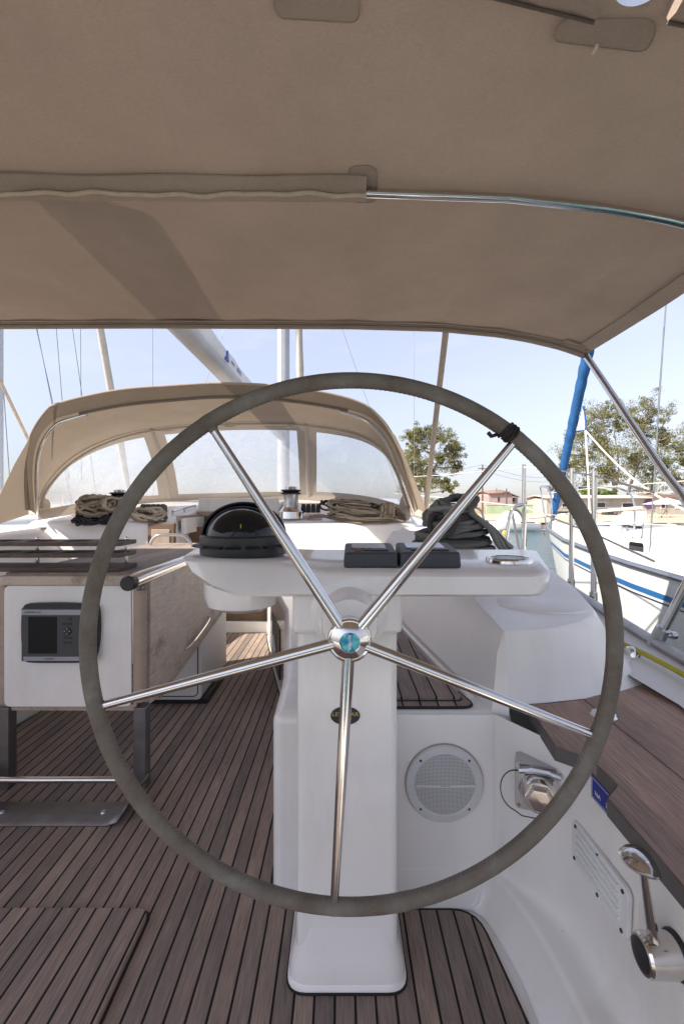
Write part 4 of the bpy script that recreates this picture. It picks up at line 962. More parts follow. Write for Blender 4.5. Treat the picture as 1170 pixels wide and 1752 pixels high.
# legs and foot rail
for x in (-.775, -1.30):
    MB().box(x - .024, x + .024, TY - .01, TY + .04, .006, .318).build('leg', dull_steel, tb_, bevel=.004)
MB().tube([(-1.5, 1.72, .085), (-.78, 1.72, .085)], .011, 12).build('foot_rail', chrome, tb_)
rows = []
for x, z, ya, yb in ((-1.345, .075, 1.60, 1.78), (-1.325, .05, 1.59, 1.775), (-1.30, .018, 1.585, 1.72), (-1.26, .008, 1.585, 1.71), (-.80, .008, 1.585, 1.71), (-.765, .018, 1.585, 1.72), (-.745, .05, 1.59, 1.775), (-.735, .075, 1.60, 1.78)):
    rows.append([Vector((x, ya, z)), Vector((x, (ya + yb) / 2, z)), Vector((x, yb, z))])
MB().loft(rows).build('foot_plate', dull_steel, tb_, solid=.006, ang=50)
for x in (-1.2, -.84): MB().lathe([(.001, .006), (.008, .005), (.011, 0)], (x, 1.65, .011), n=12).build('bolt', brushed, tb_)
# base cabinet under the table
bx = roundpoly([(-1.12, .03), (-.765, .03), (-.765, .70), (-1.12, .70)], .03)
cab = MB().loft([[Vector((x, 2.55, z)) for x, z in bx], [Vector((x, 3.1, z)) for x, z in bx]], True, True).build('base_cabinet', gel2, tb_, bevel=.006)
MB().box(-1.11, -.74, 2.56, 3.08, .004, .034).build('foot_shadow', black, cab)  # black slab standing in for the shadow at the cabinet's foot
cp_ = roundpoly([(-1.10, .05), (-.785, .05), (-.785, .66), (-1.10, .66)], .03)
MB().tube([Vector((x, 2.549, z)) for x, z in cp_], .003, 6, closed=True).build('door_seal', grey_pl, cab)
# big steel grab tube along the table edge, with black end cap
gb = MB(); gb.tube([(-.772, 1.69, .812), (-.772, 1.80, .815), (-.772, 3.1, .822)], .027, 20); gbo = gb.build('grab_tube', chrome, tb_, ang=50)
MB().lathe([(.001, -.010), (.024, -.010), (.027, -.006), (.0275, .03)], (-.772, 1.69, .812), (0, 1, 0), 24).build('end_cap', black, gbo, ang=40)
gr = spline([P(258, 938, 3.05), P(258, 929, 3.05), P(264, 920, 3.05), P(276, 915.5, 3.05), P(308, 915.5, 3.05), P(320, 920, 3.05), P(326, 929, 3.05), P(326, 938, 3.05)], 5)
MB().tube(gr, .011, 10).build('grab_handle', chrome, tb_)

rk = thing('cup_rack', 'dark wooden cup holder rack with two rails on the table top', 'cup rack', (-1.12, 2.0, TZ))
def rack(z, th_, y0, y1, x0, x1, holes, nm):
    m_ = MB(); n_ = 14
    m_.prism(roundpoly([(x0, y0), (x1, y0), (x1, y1), (x0, y1)], .012), z, z + th_)
    return m_.build(nm, dark_wood, rk, bevel=.003)
rack(TZ + .006, .018, 1.86, 2.02, -1.62, -.88, 0, 'rack_base')
def holed(z, th_):
    m_ = MB(); x0, x1, y0, y1 = -1.62, -.88, 1.86, 2.02; cs = [-1.54 + .15 * k for k in range(5)]; r_ = .058
    lim = [x0] + [(a + b) / 2 for a, b in zip(cs, cs[1:])] + [x1]
    for c, a, b in zip(cs, lim, lim[1:]):
        n_ = 32; outer = []; inner = []
        for k in range(n_):
            an = 2 * math.pi * k / n_; dx, dy = math.cos(an), math.sin(an)
            t_ = min(((b if dx > 0 else a) - c) / dx if abs(dx) > 1e-6 else 9, ((y1 if dy > 0 else y0) - 1.94) / dy if abs(dy) > 1e-6 else 9)
            outer.append((c + dx * t_, 1.94 + dy * t_)); inner.append((c + dx * r_, 1.94 + dy * r_))
        A = [Vector((x, y, z)) for x, y in outer]; B = [Vector((x, y, z)) for x, y in inner]; C_ = [p + Vector((0, 0, th_)) for p in B]; D = [p + Vector((0, 0, th_)) for p in A]
        m_.loft([A, B, C_, D, A], True)
    return m_.build('rack_rail', dark_wood, rk, ang=30)
holed(TZ + .062, .016); holed(TZ + .108, .016)
for x in (-1.40, -1.30, -.92, -.96):
    pst = MB(); yy = 2.0 if x in (-1.30, -.92) else 1.88
    pst.tube([(x, yy, TZ + .02), (x, yy, TZ + .128)], .0075, 10); pst.lathe([(.008, 0), (.009, .006), (.006, .012), (.001, .014)], (x, yy, TZ + .124), n=12); pst.build('post', chrome, rk)

pl_ = thing('chart_plotter', 'grey and black chart plotter with dark screen mounted on the white table end', 'chart plotter', (-1.115, 1.79, .61))
def pq(px, py, d=0): p = P(px, py, TY - d); return Vector((p.x, TY - d, p.z))
oc = [pq(48, 1034, 0), pq(60, 1031), pq(100, 1030), pq(140, 1031), pq(168, 1034), pq(173, 1046), pq(174, 1080), pq(170, 1112), pq(164, 1127), pq(150, 1131), pq(100, 1131.5), pq(60, 1131), pq(49, 1126), pq(44, 1100), pq(43, 1070), pq(44, 1046)]
oc = spline(oc, 3, True); c_ = sum(oc, Vector()) / len(oc)
MB().loft([oc, [p + Vector((0, -.02, 0)) for p in oc], [c_.lerp(p, .965) + Vector((0, -.028, 0)) for p in oc]], True, True).build('case', black, pl_, ang=35)
def pbox(a, b, c, d, dep, nm, m, par=None, tk_=.004):
    p = pq(a, d, 0); q2 = pq(c, b, 0); return MB().box(p.x, q2.x, TY - dep - tk_, TY - dep, p.z, q2.z).build(nm, m, par or pl_, bevel=.0008)
fc = pbox(46.5, 1038, 171, 1127, .026, 'fascia', grey_pl)
pbox(47, 1040, 169, 1049, .0285, 'top_strip', silverpl)
pbox(50, 1119, 166, 1126, .0285, 'bottom_strip', silverpl)
pbox(58, 1052, 106, 1114, .0275, 'screen', screen_m)
for (a, b, c, d) in ((115, 1062, 131, 1066), (117, 1086, 123, 1089), (125, 1086, 132, 1089), (117, 1094, 123, 1097), (125, 1094, 132, 1097), (126, 1053, 131, 1058)):
    pbox(a, b, c, d, .030, 'key', black, fc, .002)
pc = pq(124, 1076, 0); MB().lathe([(.001, .004), (.012, .004), (.015, .001)], (pc.x, TY - .030, pc.z), (0, -1, 0), 20).build('rocker_pad', black, fc)
for dx, dz in ((.009, 0), (-.009, 0), (0, .009), (0, -.009)):
    MB().box(pc.x + dx - .002, pc.x + dx + .002, TY - .0352, TY - .0340, pc.z + dz - .002, pc.z + dz + .002).build('arrow_key', silverpl, fc)
tpos = pq(66, 1044.5, 0); text_part('case_lettering', 'GPSMAP 525', .0115, darkprint, pl_, face_cam((tpos.x, TY - .0328, tpos.z)))
tpos = pq(94, 1122.5, 0); text_part('case_lettering', 'GARMIN', .009, darkprint, pl_, face_cam((tpos.x, TY - .0328, tpos.z)))

# ------------------------------------------------------------------ winches, ropes, deck gear
def winch(c, s, label, group='winches'):
    o = thing('winch', label, 'winch', c, group); c = Vector(c)
    MB().lathe([(.085 * s, 0), (.088 * s, .006 * s), (.085 * s, .05 * s), (.07 * s, .06 * s), (.055 * s, .085 * s)], c, n=36).build('base_skirt', chrome, o, ang=30)
    MB().lathe([(.058 * s, .08 * s), (.05 * s, .10 * s), (.047 * s, .14 * s), (.052 * s, .165 * s)], c, n=36).build('drum', brushed, o, ang=30)
    MB().lathe([(.04 * s, .165 * s), (.066 * s, .168 * s), (.068 * s, .175 * s), (.05 * s, .182 * s), (.068 * s, .190 * s), (.066 * s, .198 * s), (.04 * s, .20 * s)], c, n=36).build('self_tailer', black, o, ang=30)
    MB().lathe([(.042 * s, .198 * s), (.040 * s, .215 * s), (.02 * s, .222 * s), (.001, .222 * s)], c, n=24).build('top_cap', chrome, o, ang=30)
    return o
winch(P(498, 888, 3.86), 1.22, 'chrome self-tailing winch standing free on the coachroof behind the compass')
wn1 = P(205, 890, 3.86)
winch(wn1, 1.15, 'chrome winch half buried in tan rope on the coachroof, port side')
winch((.545, 2.32, .86), 1.1, 'large winch wrapped in grey rope on the starboard coaming')

def loop(c, rx, ry, rz, rot, n=26, jit=.012, sq=1.0):
    ph = rnd.random() * 6; pts = []
    for i in range(n):
        a = 2 * math.pi * i / n
        p = Vector((math.copysign(abs(math.cos(a)) ** sq, math.cos(a)) * rx, math.sin(a) * ry, rz * math.sin(a * 2 + ph))) + Vector((rnd.uniform(-jit, jit), rnd.uniform(-jit, jit), rnd.uniform(-jit, jit) * .6))
        pts.append(Vector(c) + rot @ p)
    return spline(pts, 3, True)
def rope_obj(name, mbs, mat, label, group='coiled ropes'):
    return tag(mbs.build(name, mat, None, ang=80), label, 'rope', group)
RX = lambda d: Matrix.Rotation(R(d), 3, 'X'); RZ = lambda d: Matrix.Rotation(R(d), 3, 'Z'); RY = lambda d: Matrix.Rotation(R(d), 3, 'Y')
# port tan coil
m_ = MB()
for k in range(15):
    m_.tube(loop(P(163 + rnd.uniform(-4, 4), 868 + rnd.uniform(-10, 8), 3.78 + rnd.uniform(-.06, .08)), .13 + rnd.uniform(-.02, .02), .05, .02, RY(rnd.uniform(-12, 14)) @ RX(60 + rnd.uniform(-12, 12)), jit=.008), .0115, 8, closed=True)
for k in range(6): m_.tube(loop(P(186 + k * 1.5, 862, 3.74), .05, .085, .006, RY(80 + rnd.uniform(-8, 8)) @ RX(20), jit=.006), .0115, 8, closed=True)
for k in range(9): m_.tube(loop(P(252 + rnd.uniform(-6, 6), 882 + rnd.uniform(-7, 3), 3.78 + rnd.uniform(-.05, .05)), .13 + rnd.uniform(-.03, .01), .05, .012, RY(rnd.uniform(2, 14)) @ RX(45 + rnd.uniform(-15, 15)), jit=.008), .0115, 8, closed=True)
rope_obj('coiled_rope', m_, rope_tan, 'thick tan rope hank heaped round the port coachroof winch')
m_ = MB()
for k in range(7): m_.tube(loop(P(165 + rnd.uniform(-14, 16), 888 + rnd.uniform(-4, 3), 3.74 + rnd.uniform(-.05, .05)), .14, .05, .012, RY(rnd.uniform(-8, 8)) @ RX(30), jit=.012), .009, 8, closed=True)
rope_obj('coiled_rope', m_, rope_dark, 'black rope lying under the tan hank on the port side')
m_ = MB(); m_.tube(spline([P(-30, 914, 3.62), P(20, 907, 3.66), P(70, 904, 3.7), P(110, 899, 3.74), P(150, 894, 3.78)], 5), .0125, 8)
rope_obj('loose_rope', m_, rope_tan, 'single pale rope lying along the port coachroof edge towards the left frame edge')
# starboard hank
m_ = MB()
for lay in range(3):
    for k in range(5):
        m_.tube(loop(P(628, 884 - lay * 6.5, 3.76 + .03 * lay) + Vector((rnd.uniform(-.02, .02), 0, rnd.uniform(-.004, .004))), .20 + .030 * k + rnd.uniform(-.015, .015), .012 + .0165 * k, .008, RY(2 + 3 * lay + rnd.uniform(-1.5, 1.5)) @ RX(38 + rnd.uniform(-5, 5)), jit=.0045, sq=.85), .0095, 8, closed=True)
for k in range(6): m_.tube(loop(P(652 + k * 3.6, 879, 3.76), .016, .085, .004, RZ(rnd.uniform(-10, 10)) @ RY(8 + rnd.uniform(-6, 6)) @ RX(78), jit=.003), .0095, 8, closed=True)
m_.tube(spline([P(560, 880, 3.74), P(585, 872, 3.72), P(615, 868, 3.74), P(640, 872, 3.70), P(668, 886, 3.68), P(690, 893, 3.68)], 5), .0095, 8)
rope_obj('coiled_rope', m_, rope_tan, 'long tan rope hank lying on the starboard coachroof right of the free winch')
m_ = MB()
for k in range(5): m_.tube(loop(P(600 + rnd.uniform(-10, 10), 866 + rnd.uniform(-3, 5), 3.86), .22, .05, .012, RY(3) @ RX(35), jit=.014), .008, 8, closed=True)
rope_obj('coiled_rope', m_, rope_dark, 'thin dark rope resting on top of the starboard tan hank')
m_ = MB()
for k in range(5): m_.tube(spline([P(528 + rnd.uniform(-4, 4), 884 + k, 3.8), P(550, 881 + rnd.uniform(-3, 5), 3.78), P(575, 887 + rnd.uniform(-3, 3), 3.76), P(600, 884 + rnd.uniform(-4, 6), 3.75), P(618, 889, 3.75)], 5), .007, 6)
rope_obj('loose_rope', m_, rope_red, 'red-flecked thin ropes lying between the free winch and the tan hank')
# grey mooring rope wrapped on the big coaming winch
m_ = MB()
RG = .0135
for lay in range(5):
    for ring in (0, 1):
        r_ = .186 - .030 * ring - .006 * lay + rnd.uniform(-.006, .006)
        m_.tube(loop((.548 + rnd.uniform(-.008, .008), 2.32, .878 + .0245 * lay + rnd.uniform(-.003, .003)), r_, r_ * .82, .006, RX(rnd.uniform(-4, 4)) @ RY(rnd.uniform(-5, 5) - 1.2 * lay), jit=.004), RG, 8, closed=True)
for k in range(6):
    r_ = interp([(0, .14), (2, .105), (6, .092)], k)
    m_.tube(loop((.548 + rnd.uniform(-.006, .006), 2.32, .995 + .017 * k), r_, r_, .006, RX(rnd.uniform(-6, 6)) @ RY(rnd.uniform(-8, 3)), jit=.003), RG, 8, closed=True)
for k in range(4): m_.tube(loop((.535 + .012 * k, 2.26 - .012 * k, 1.098 + .004 * k), .105 - .012 * k, .075 - .008 * k, .010, RY(-8 + rnd.uniform(-5, 5)) @ RX(18 + 5 * k), jit=.004), RG, 8, closed=True)
for k in range(3): m_.tube(loop((.452 + .012 * k, 2.23 - .02 * k, 1.035 - .012 * k), .045 + .012 * k, .075, .008, RY(-68 + 9 * k) @ RX(35), jit=.004), RG, 8, closed=True)
for k in range(5): m_.tube(spline([(.60 + .012 * k, 2.20 + .012 * k, 1.06 - .012 * k), (.685 + .008 * k, 2.19 + .02 * k, .99), (.735 + .014 * k, 2.22 + .014 * k, .915), (.80 + .022 * k, 2.34 + .03 * k, .873)], 5), RG, 8)
rope_obj('coiled_rope', m_, rope_grey, 'thick grey rope wound in a heap round the starboard coaming winch')
# rope clutches
def clutch(c, n_, label):
    o = thing('rope_clutch', label, 'rope clutch', c, 'rope clutches'); c = Vector(c)
    for k in range(n_):
        x = c.x + k * .042
        MB().loft([[Vector((x + a, c.y - .06, c.z)), Vector((x + a, c.y - .06, c.z + .04)), Vector((x + a, c.y - .01, c.z + .075)), Vector((x + a, c.y + .05, c.z + .06)), Vector((x + a, c.y + .06, c.z))] for a in (0, .034)], True, True).build('jammer', black, o, bevel=.003)
clutch(P(516, 877, 4.0), 4, 'black rope clutches on the coachroof just right of the free winch')
clutch(P(243, 877, 4.05), 5, 'row of black rope clutches on the coachroof left of the hatch')
def rail(pts, label):
    o = thing('grab_rail', label, 'grab rail', pts[0], 'grab rails on the hatch')
    a, b = Vector(pts[0]), Vector(pts[1]); up = Vector((0, 0, .06))
    MB().tube([a + up * .0, a + up * .8, a + up, a.lerp(b, .5) + up, b + up, b + up * .8, b], .010, 8).build('rail', chrome, o)
    MB().tube([a.lerp(b, .5), a.lerp(b, .5) + up], .008, 8).build('stem', chrome, o)
rail((P(296, 887, 4.0), P(334, 876, 4.35)), 'short steel grab rail beside the sliding hatch')

# stanchions, gate hoop and lifelines of our own yacht
GP = 'stanchions along the starboard side'
st0 = thing('stanchion', 'upright steel stanchion on the starboard deck edge, nearest the coaming bulge', 'stanchion', (1.165, 2.17, .63), GP)
c = Vector((1.165, 2.17, .63))
MB().tube([c, c + Vector((.005, 0, .62))], .0125, 10).build('post', chrome, st0); MB().lathe([(.032, 0), (.032, .008), (.018, .014), (.017, .06)], c, n=16).build('foot', chrome, st0)
st1 = copy_tree(st0); st1.location = (1.155, 2.36, .66); st1['label'] = 'upright steel stanchion seen between the gauge and the wheel rim'
st2 = copy_tree(st0); st2.location = (1.24, 3.2, .75); st2['label'] = 'upright steel stanchion just right of the steel gate hoop'
gh = thing('gate_hoop', 'bent steel gate hoop with braced legs on the starboard rail', 'gate hoop', (1.17, 3.02, .74))
MB().tube(spline([P(860, 962, 3.02), P(866, 920, 3.02), P(873, 880, 3.02), P(880, 868, 3.02), P(893, 864, 3.02), P(897, 876, 3.02), P(895, 930, 3.02), P(893, 962, 3.02)], 5), .0125, 10).build('hoop', chrome, gh)
MB().lathe([(.02, 0), (.02, .01), (.014, .05)], P(893, 960, 3.02), n=14).build('foot', chrome, gh)
for pts, lab in (([P(806, 940, 3.6), P(812, 900, 3.6), P(807, 872, 3.6), P(812, 868, 3.6), P(822, 874, 3.6), P(827, 890, 3.6), P(825, 915, 3.6)], 'dark thin steel hoop standing left of the gate hoop, farther forward'), ([P(889, 955, 3.3), P(885, 925, 3.3), P(877, 885, 3.3), P(876, 874, 3.3), P(884, 873, 3.3), P(893, 884, 3.3), P(899, 910, 3.3), P(898, 945, 3.3)], 'dark thin hoop leaning against the steel gate hoop')):
    tag(MB().tube(spline(pts, 5), .009, 8).build('rail_hoop', wire_m), lab, 'rail hoop', 'dark hoops on the rail')
m_ = MB()
for dz in (.60, .33):
    pts = [Vector((1.10, 1.65, .60 + dz * .9)), Vector((1.17, 2.17, .63 + dz)), Vector((1.16, 2.36, .66 + dz)), Vector((1.24, 3.2, .75 + dz)), Vector((1.22, 5.5, .84 + dz)), Vector((.9, 8, .95 + dz))]
    m_.tube(pts, .0045, 6)
tag(m_.build('lifeline', cord), 'pair of pale lifeline wires strung along our starboard stanchions', 'lifeline')
tag(MB().tube(spline([(.95, 1.76, .625), (.965, 1.66, .617), (.985, 1.55, .610), (.995, 1.46, .604), (1.0, 1.36, .598), (.985, 1.2, .590)], 6), .0085, 8).build('power_cable', yellow), 'yellow cable lying along the starboard side deck', 'cable')
fl = MB(); fl.lathe([(.001, .03), (.018, .026), (.026, .012), (.028, 0)], (.975, 1.575, .59), n=16)
tag(fl.build('deck_filler', chrome), 'small polished deck filler cap on the side deck behind the wheel rim', 'deck filler')

# ------------------------------------------------------------------ harbour water, quay, hills
tag(MB().add([(-900, -300, -.75), (900, -300, -.75), (900, 36.5, -.75), (-900, 36.5, -.75)], [(0, 1, 2, 3)]).build('water', water_m), None, None, kind='structure')
qx = [(-400, 36), (6, 36), (14, 34.5), (30, 33.5), (60, 31), (400, 30)]
q_top = MB(); q_top.loft([[Vector((x, y, -.28)) for x, y in qx], [Vector((x, 48, -.22)) for x, y in qx], [Vector((x, 120, .1)) for x, y in qx], [Vector((x * 6, 900, .2)) for x, y in qx]])
tag(q_top.build('quay', quay_m), None, None, kind='structure')
q_w = MB(); rows = []
for k in range(4):
    rw = []
    for i in range(121):
        x = lerp(-120, 180, i / 120); y = interp(qx, x); rw.append(Vector((x, y - .25 - .5 * noise.noise((x * 1.3, k * 2.1, 0)) + .25 * (k / 3), -1.2 + .92 * k / 3 + (.0 if k in (0, 3) else .1 * noise.noise((x * 2, 5, k))))))
    rows.append(rw)
tag(q_w.loft(rows).build('quay_edge', quay_wall_m), None, None, kind='structure')
hl = []
for i in range(61):
    x = lerp(-900, 1100, i / 60); h = 8 + 8 * noise.noise((x * .004, 2, 0)) + 3 * noise.noise((x * .013, 7, 0)); hl.append((x, max(h, 3)))
tag(MB().loft([[Vector((x, 1150, -2)) for x, h in hl], [Vector((x, 1250, h * .6)) for x, h in hl], [Vector((x, 1400, h)) for x, h in hl], [Vector((x, 1800, h * .8)) for x, h in hl]]).build('hills', hill_m), None, None, kind='structure')

# ------------------------------------------------------------------ neighbouring boats
def boat(name, label, X, bowY, sternY, half, zs, stripe=True, fore=None, mastY=None, tone=None, cabin=True):
    """sailing boat lying bow forward (+Y)"""
    o = thing(name, label, 'sailing boat', (X, (bowY + sternY) / 2, -.75))
    L = bowY - sternY; st = []
    for i in range(25):
        t = i / 24; Y = sternY + L * t
        hw_ = half * interp([(0, .72), (.2, .93), (.4, 1), (.6, .92), (.75, .72), (.88, .42), (.96, .15), (1, .01)], t)
        z = zs + interp([(0, .0), (.4, -.04), (1, .16)], t)
        st.append((Y, hw_, z, t))
    def hx(hw_, k): return hw_ * interp([(0, 1), (.35, .97), (.7, .86), (1, .62)], k)
    rows = []
    for Y, hw_, z, t in st:
        rake = interp([(0, 0), (.7, 0), (1, -1.1)], t); rw = []
        for k in range(9):
            u = k / 8; rw.append(Vector((X - hx(hw_, u), Y + rake * u, lerp(z, -1.0, u))))
        for k in range(8, -1, -1):
            u = k / 8; rw.append(Vector((X + hx(hw_, u), Y + rake * u, lerp(z, -1.0, u))))
        rows.append(rw)
    hm = MB().loft(rows); hm.add(rows[0], [tuple(range(18))])
    hull = hm.build('hull', hull_m, o, ang=60)
    if stripe:
        for u0, u1, mm in ((.078, .100, stripe_m), (.112, .118, navy_m)):
            rr_ = []
            for Y, hw_, z, t in st[1:-1]:
                rake = interp([(0, 0), (.7, 0), (1, -1.1)], t)
                rr_.append([Vector((X - hx(hw_, u) - .004, Y + rake * u, lerp(z, -1.0, u))) for u in (u0, u1)])
            MB().loft(rr_).build('hull_stripe', mm, hull)
    MB().loft([[Vector((X - hw_ * .985, Y, z - .01)), Vector((X, Y, z + .03)), Vector((X + hw_ * .985, Y, z - .01))] for Y, hw_, z, t in st]).build('deck', gel2, o)
    MB().tube([Vector((X - hw_ - .002, Y, z + .006)) for Y, hw_, z, t in st], .022, 8).build('rubbing_strake', brushed, hull)
    MB().tube([Vector((X + hw_ + .002, Y, z + .006)) for Y, hw_, z, t in st], .022, 8).build('rubbing_strake', brushed, hull)
    if cabin:
        cY0, cY1 = sternY + L * .30, sternY + L * .80; rr_ = []
        for i in range(13):
            t = i / 12; Y = lerp(cY0, cY1, t); hw_ = half * .64 * interp([(0, 1), (.6, .95), (1, .55)], t); h = .30 * interp([(0, 1), (.5, 1), (.78, .92), (.9, .55), (1, .04)], t)
            zd = zs - .02
            rr_.append([Vector((X - hw_, Y, zd - .03)), Vector((X - hw_ * .96, Y, zd + h * .55)), Vector((X - hw_ * .88, Y, zd + h * .88)), Vector((X - hw_ * .7, Y, zd + h)), Vector((X, Y, zd + h * 1.08)), Vector((X + hw_ * .7, Y, zd + h)), Vector((X + hw_ * .88, Y, zd + h * .88)), Vector((X + hw_ * .96, Y, zd + h * .55)), Vector((X + hw_, Y, zd - .03))])
        cbn = MB().loft(rr_); cbn.add(rr_[0], [tuple(range(9))]); cbo = cbn.build('cabin', hull_m, o, sub=1)
        for t in (.36, .72):
            Y = lerp(cY0, cY1, t); hw_ = half * .64 * interp([(0, 1), (.6, .95), (1, .55)], t) * .985
            wp = roundpoly([(Y - .12, zs + .02), (Y + .12, zs + .02), (Y + .12, zs + .14), (Y - .12, zs + .14)], .03)
            wf = MB().loft([[Vector((X - hw_ - .0, y, z)) for y, z in wp], [Vector((X - hw_ - .022, y, z)) for y, z in wp]], True, True).build('cabin_window', white_pl, cbo)
            wp2 = roundpoly([(Y - .10, zs + .035), (Y + .10, zs + .035), (Y + .10, zs + .125), (Y - .10, zs + .125)], .03)
            MB().loft([[Vector((X - hw_ - .01, y, z)) for y, z in wp2], [Vector((X - hw_ - .026, y, z)) for y, z in wp2]], True, True).build('pane', darkglass, wf)
        MB().tube(spline([Vector((X - half * .4, lerp(cY0, cY1, t), zs + .30 + .04 * (1 if .1 < t < .6 else 0))) for t in (.08, .12, .3, .5, .58, .62)], 4), .014, 8).build('cabin_rail', chrome, cbo)
    # pulpit, stanchions, lifelines
    bow = Vector((X, bowY, zs + .16)); pu = MB()
    for s in (-1, 1):
        pu.tube(spline([Vector((X + s * half * .42, bowY - L * .13, zs + .12)), Vector((X + s * half * .40, bowY - L * .12, zs + .62)), Vector((X + s * half * .22, bowY - L * .03, zs + .72)), Vector((X, bowY + .08, zs + .74))], 5), .013, 8)
        pu.tube([Vector((X + s * half * .18, bowY - L * .04, zs + .15)), Vector((X + s * half * .22, bowY - L * .03, zs + .72))], .012, 8)
    pu.build('pulpit', chrome, o)
    ll_ = MB()
    for s in (-1, 1):
        tops = []
        for t in (.12, .30, .48, .66, .87):
            Y = sternY + L * t; hw_ = half * interp([(0, .72), (.2, .93), (.4, 1), (.6, .92), (.75, .72), (.88, .42)], t) * .97; b_ = Vector((X + s * hw_, Y, zs)); tops.append(b_ + Vector((0, 0, .6)))
            if t < .8: MB().tube([b_, b_ + Vector((0, 0, .62))], .012, 8).build('stanchion', chrome, o)
        ll_.tube(tops, .004, 5); ll_.tube([p - Vector((0, 0, .28)) for p in tops], .004, 5)
    ll_.build('lifelines', cord, o)
    if mastY is not None:
        MB().tube([Vector((X, mastY, zs)), Vector((X, mastY, 12.5))], .075, 12, flat=1.2).build('mast', maststeel, o)
        for s in (-1, 1):
            for dy in (-.35, .3):
                m_ = MB(); m_.tube([Vector((X + s * half * .95, mastY + dy, zs)), Vector((X, mastY, 11.8 if dy > 0 else 6.8))], .005, 6); m_.build('shroud', wire_m, o)
    return o
nb = boat('moored_sailing_boat', 'white sailing boat with blue hull stripe moored close alongside to starboard', 3.25, 7.3, -2.2, 1.28, .64, True, mastY=2.1)
# its furled blue genoa with the white clew
m_ = MB(); furled(m_, P(944, 890, 6.85), P(1012, 570, 5.62), .047, .068, 44, 2); furled(m_, P(1012, 570, 5.62), Vector((3.25, 2.3, 11.5)), .068, .045, 30, 3)
gn = m_.build('furled_genoa', sail_blue, nb)
cl = [P(997, 695, 5.95), P(992, 715, 5.98), P(985, 738, 6.05), P(999, 735, 5.9), P(1000, 712, 5.93)]
ce = sum(cl, Vector()) / 5
MB().add([ce + Vector((0, -.04, 0))] + cl + [ce + Vector((0, .04, 0))], [(0, 1 + i, 1 + (i + 1) % 5) for i in range(5)] + [(6, 1 + i, 1 + (i + 1) % 5) for i in range(5)]).build('sail_clew', sail_white, gn)
MB().tube([cl[0], cl[4], P(1003, 735, 5.88), cl[2]], .012, 6).build('clew_edge', sail_blue, gn)
m_ = MB(); m_.tube([P(1001, 737, 5.88), P(1005, 800, 5.6), P(1008, 872, 5.3)], .012, 6); m_.tube(spline([P(1001, 737, 5.88), P(1050, 790, 5.0), P(1110, 840, 4.2), P(1185, 880, 3.4)], 5), .010, 6)
m_.build('genoa_sheet', cord, gn)
m_ = MB(); m_.tube([P(905, 886, 7.2), P(1000, 877, 6.4), P(1100, 868, 5.6)], .018, 8); m_.build('spinnaker_pole', cord, nb)
m_ = MB()
for a, b in ((P(1125, 700, 4.0), P(1140, 500, 4.0)), (P(1108, 985, 3.9), P(1135, 560, 3.9)), (P(1060, 975, 4.6), P(1075, 905, 4.6)), (P(1068, 975, 4.6), P(1072, 900, 4.6)), (P(1090, 985, 4.1), P(1100, 892, 4.1))): m_.tube([a, b], .006, 6)
m_.build('rigging_wire', wire_m, nb)
dk = MB(); dk.box(3.05, 3.45, 5.15, 5.55, .70, .745); dk.build('fore_hatch', darkglass, nb, bevel=.01)
for y_ in (6.55, 1.0):
    c_ = MB(); c_.tube([(3.25 - (.42 if y_ > 3 else .95), y_ - .1, .73), (3.25 - (.42 if y_ > 3 else .95), y_ + .1, .73)], .012, 8); c_.tube([(3.25 - (.42 if y_ > 3 else .95), y_, .66), (3.25 - (.42 if y_ > 3 else .95), y_, .73)], .014, 8); c_.build('cleat', chrome, nb)
for x_, y_ in ((2.75, 4.7), (3.75, 4.7)):
    c_ = MB(); c_.lathe([(.05, 0), (.045, .12), (.06, .16), (.055, .2), (.001, .2)], (x_, y_, .68), n=14); c_.build('deck_vent', white_pl, nb)
fe = thing('fender', 'white fender hanging on the hull of the blue-striped boat', 'fender', P(1052, 1000, 4.35)); fp = P(1052, 1015, 4.28)
MB().lathe([(.001, -.30), (.06, -.28), (.10, -.2), (.105, 0), (.10, .2), (.06, .28), (.02, .31), (.001, .32)], fp, n=20).build('body', white_pl, fe, ang=60)
MB().tube([fp + Vector((0, 0, .3)), fp + Vector((.1, 0, .55))], .008, 6).build('lanyard', cord, fe)
tag_l = boat('moored_sailing_boat', 'sailing boat moored to port, its tan furled sail showing above the sprayhood', -5.2, 11.6, 1.5, 1.5, .65, True, mastY=7.05)
m_ = MB(); furled(m_, Vector((-5.2, 11.45, 1.3)), Vector((-5.2, 7.2, 12.3)), .085, .05, 44, 5); m_.build('furled_genoa', sail_tan, tag_l)
m_ = MB()
for a, b in ((P(120, 820, 8.2), P(20, 370, 8.2)), (P(118, 820, 8.4), P(81, 370, 8.4)), (P(140, 820, 9.5), P(137, 370, 9.5)), (P(20, 860, 7.4), P(-6, 480, 7.4))): m_.tube([a, b], .006, 6)
m_.build('rigging_wire', wire_m, tag_l)

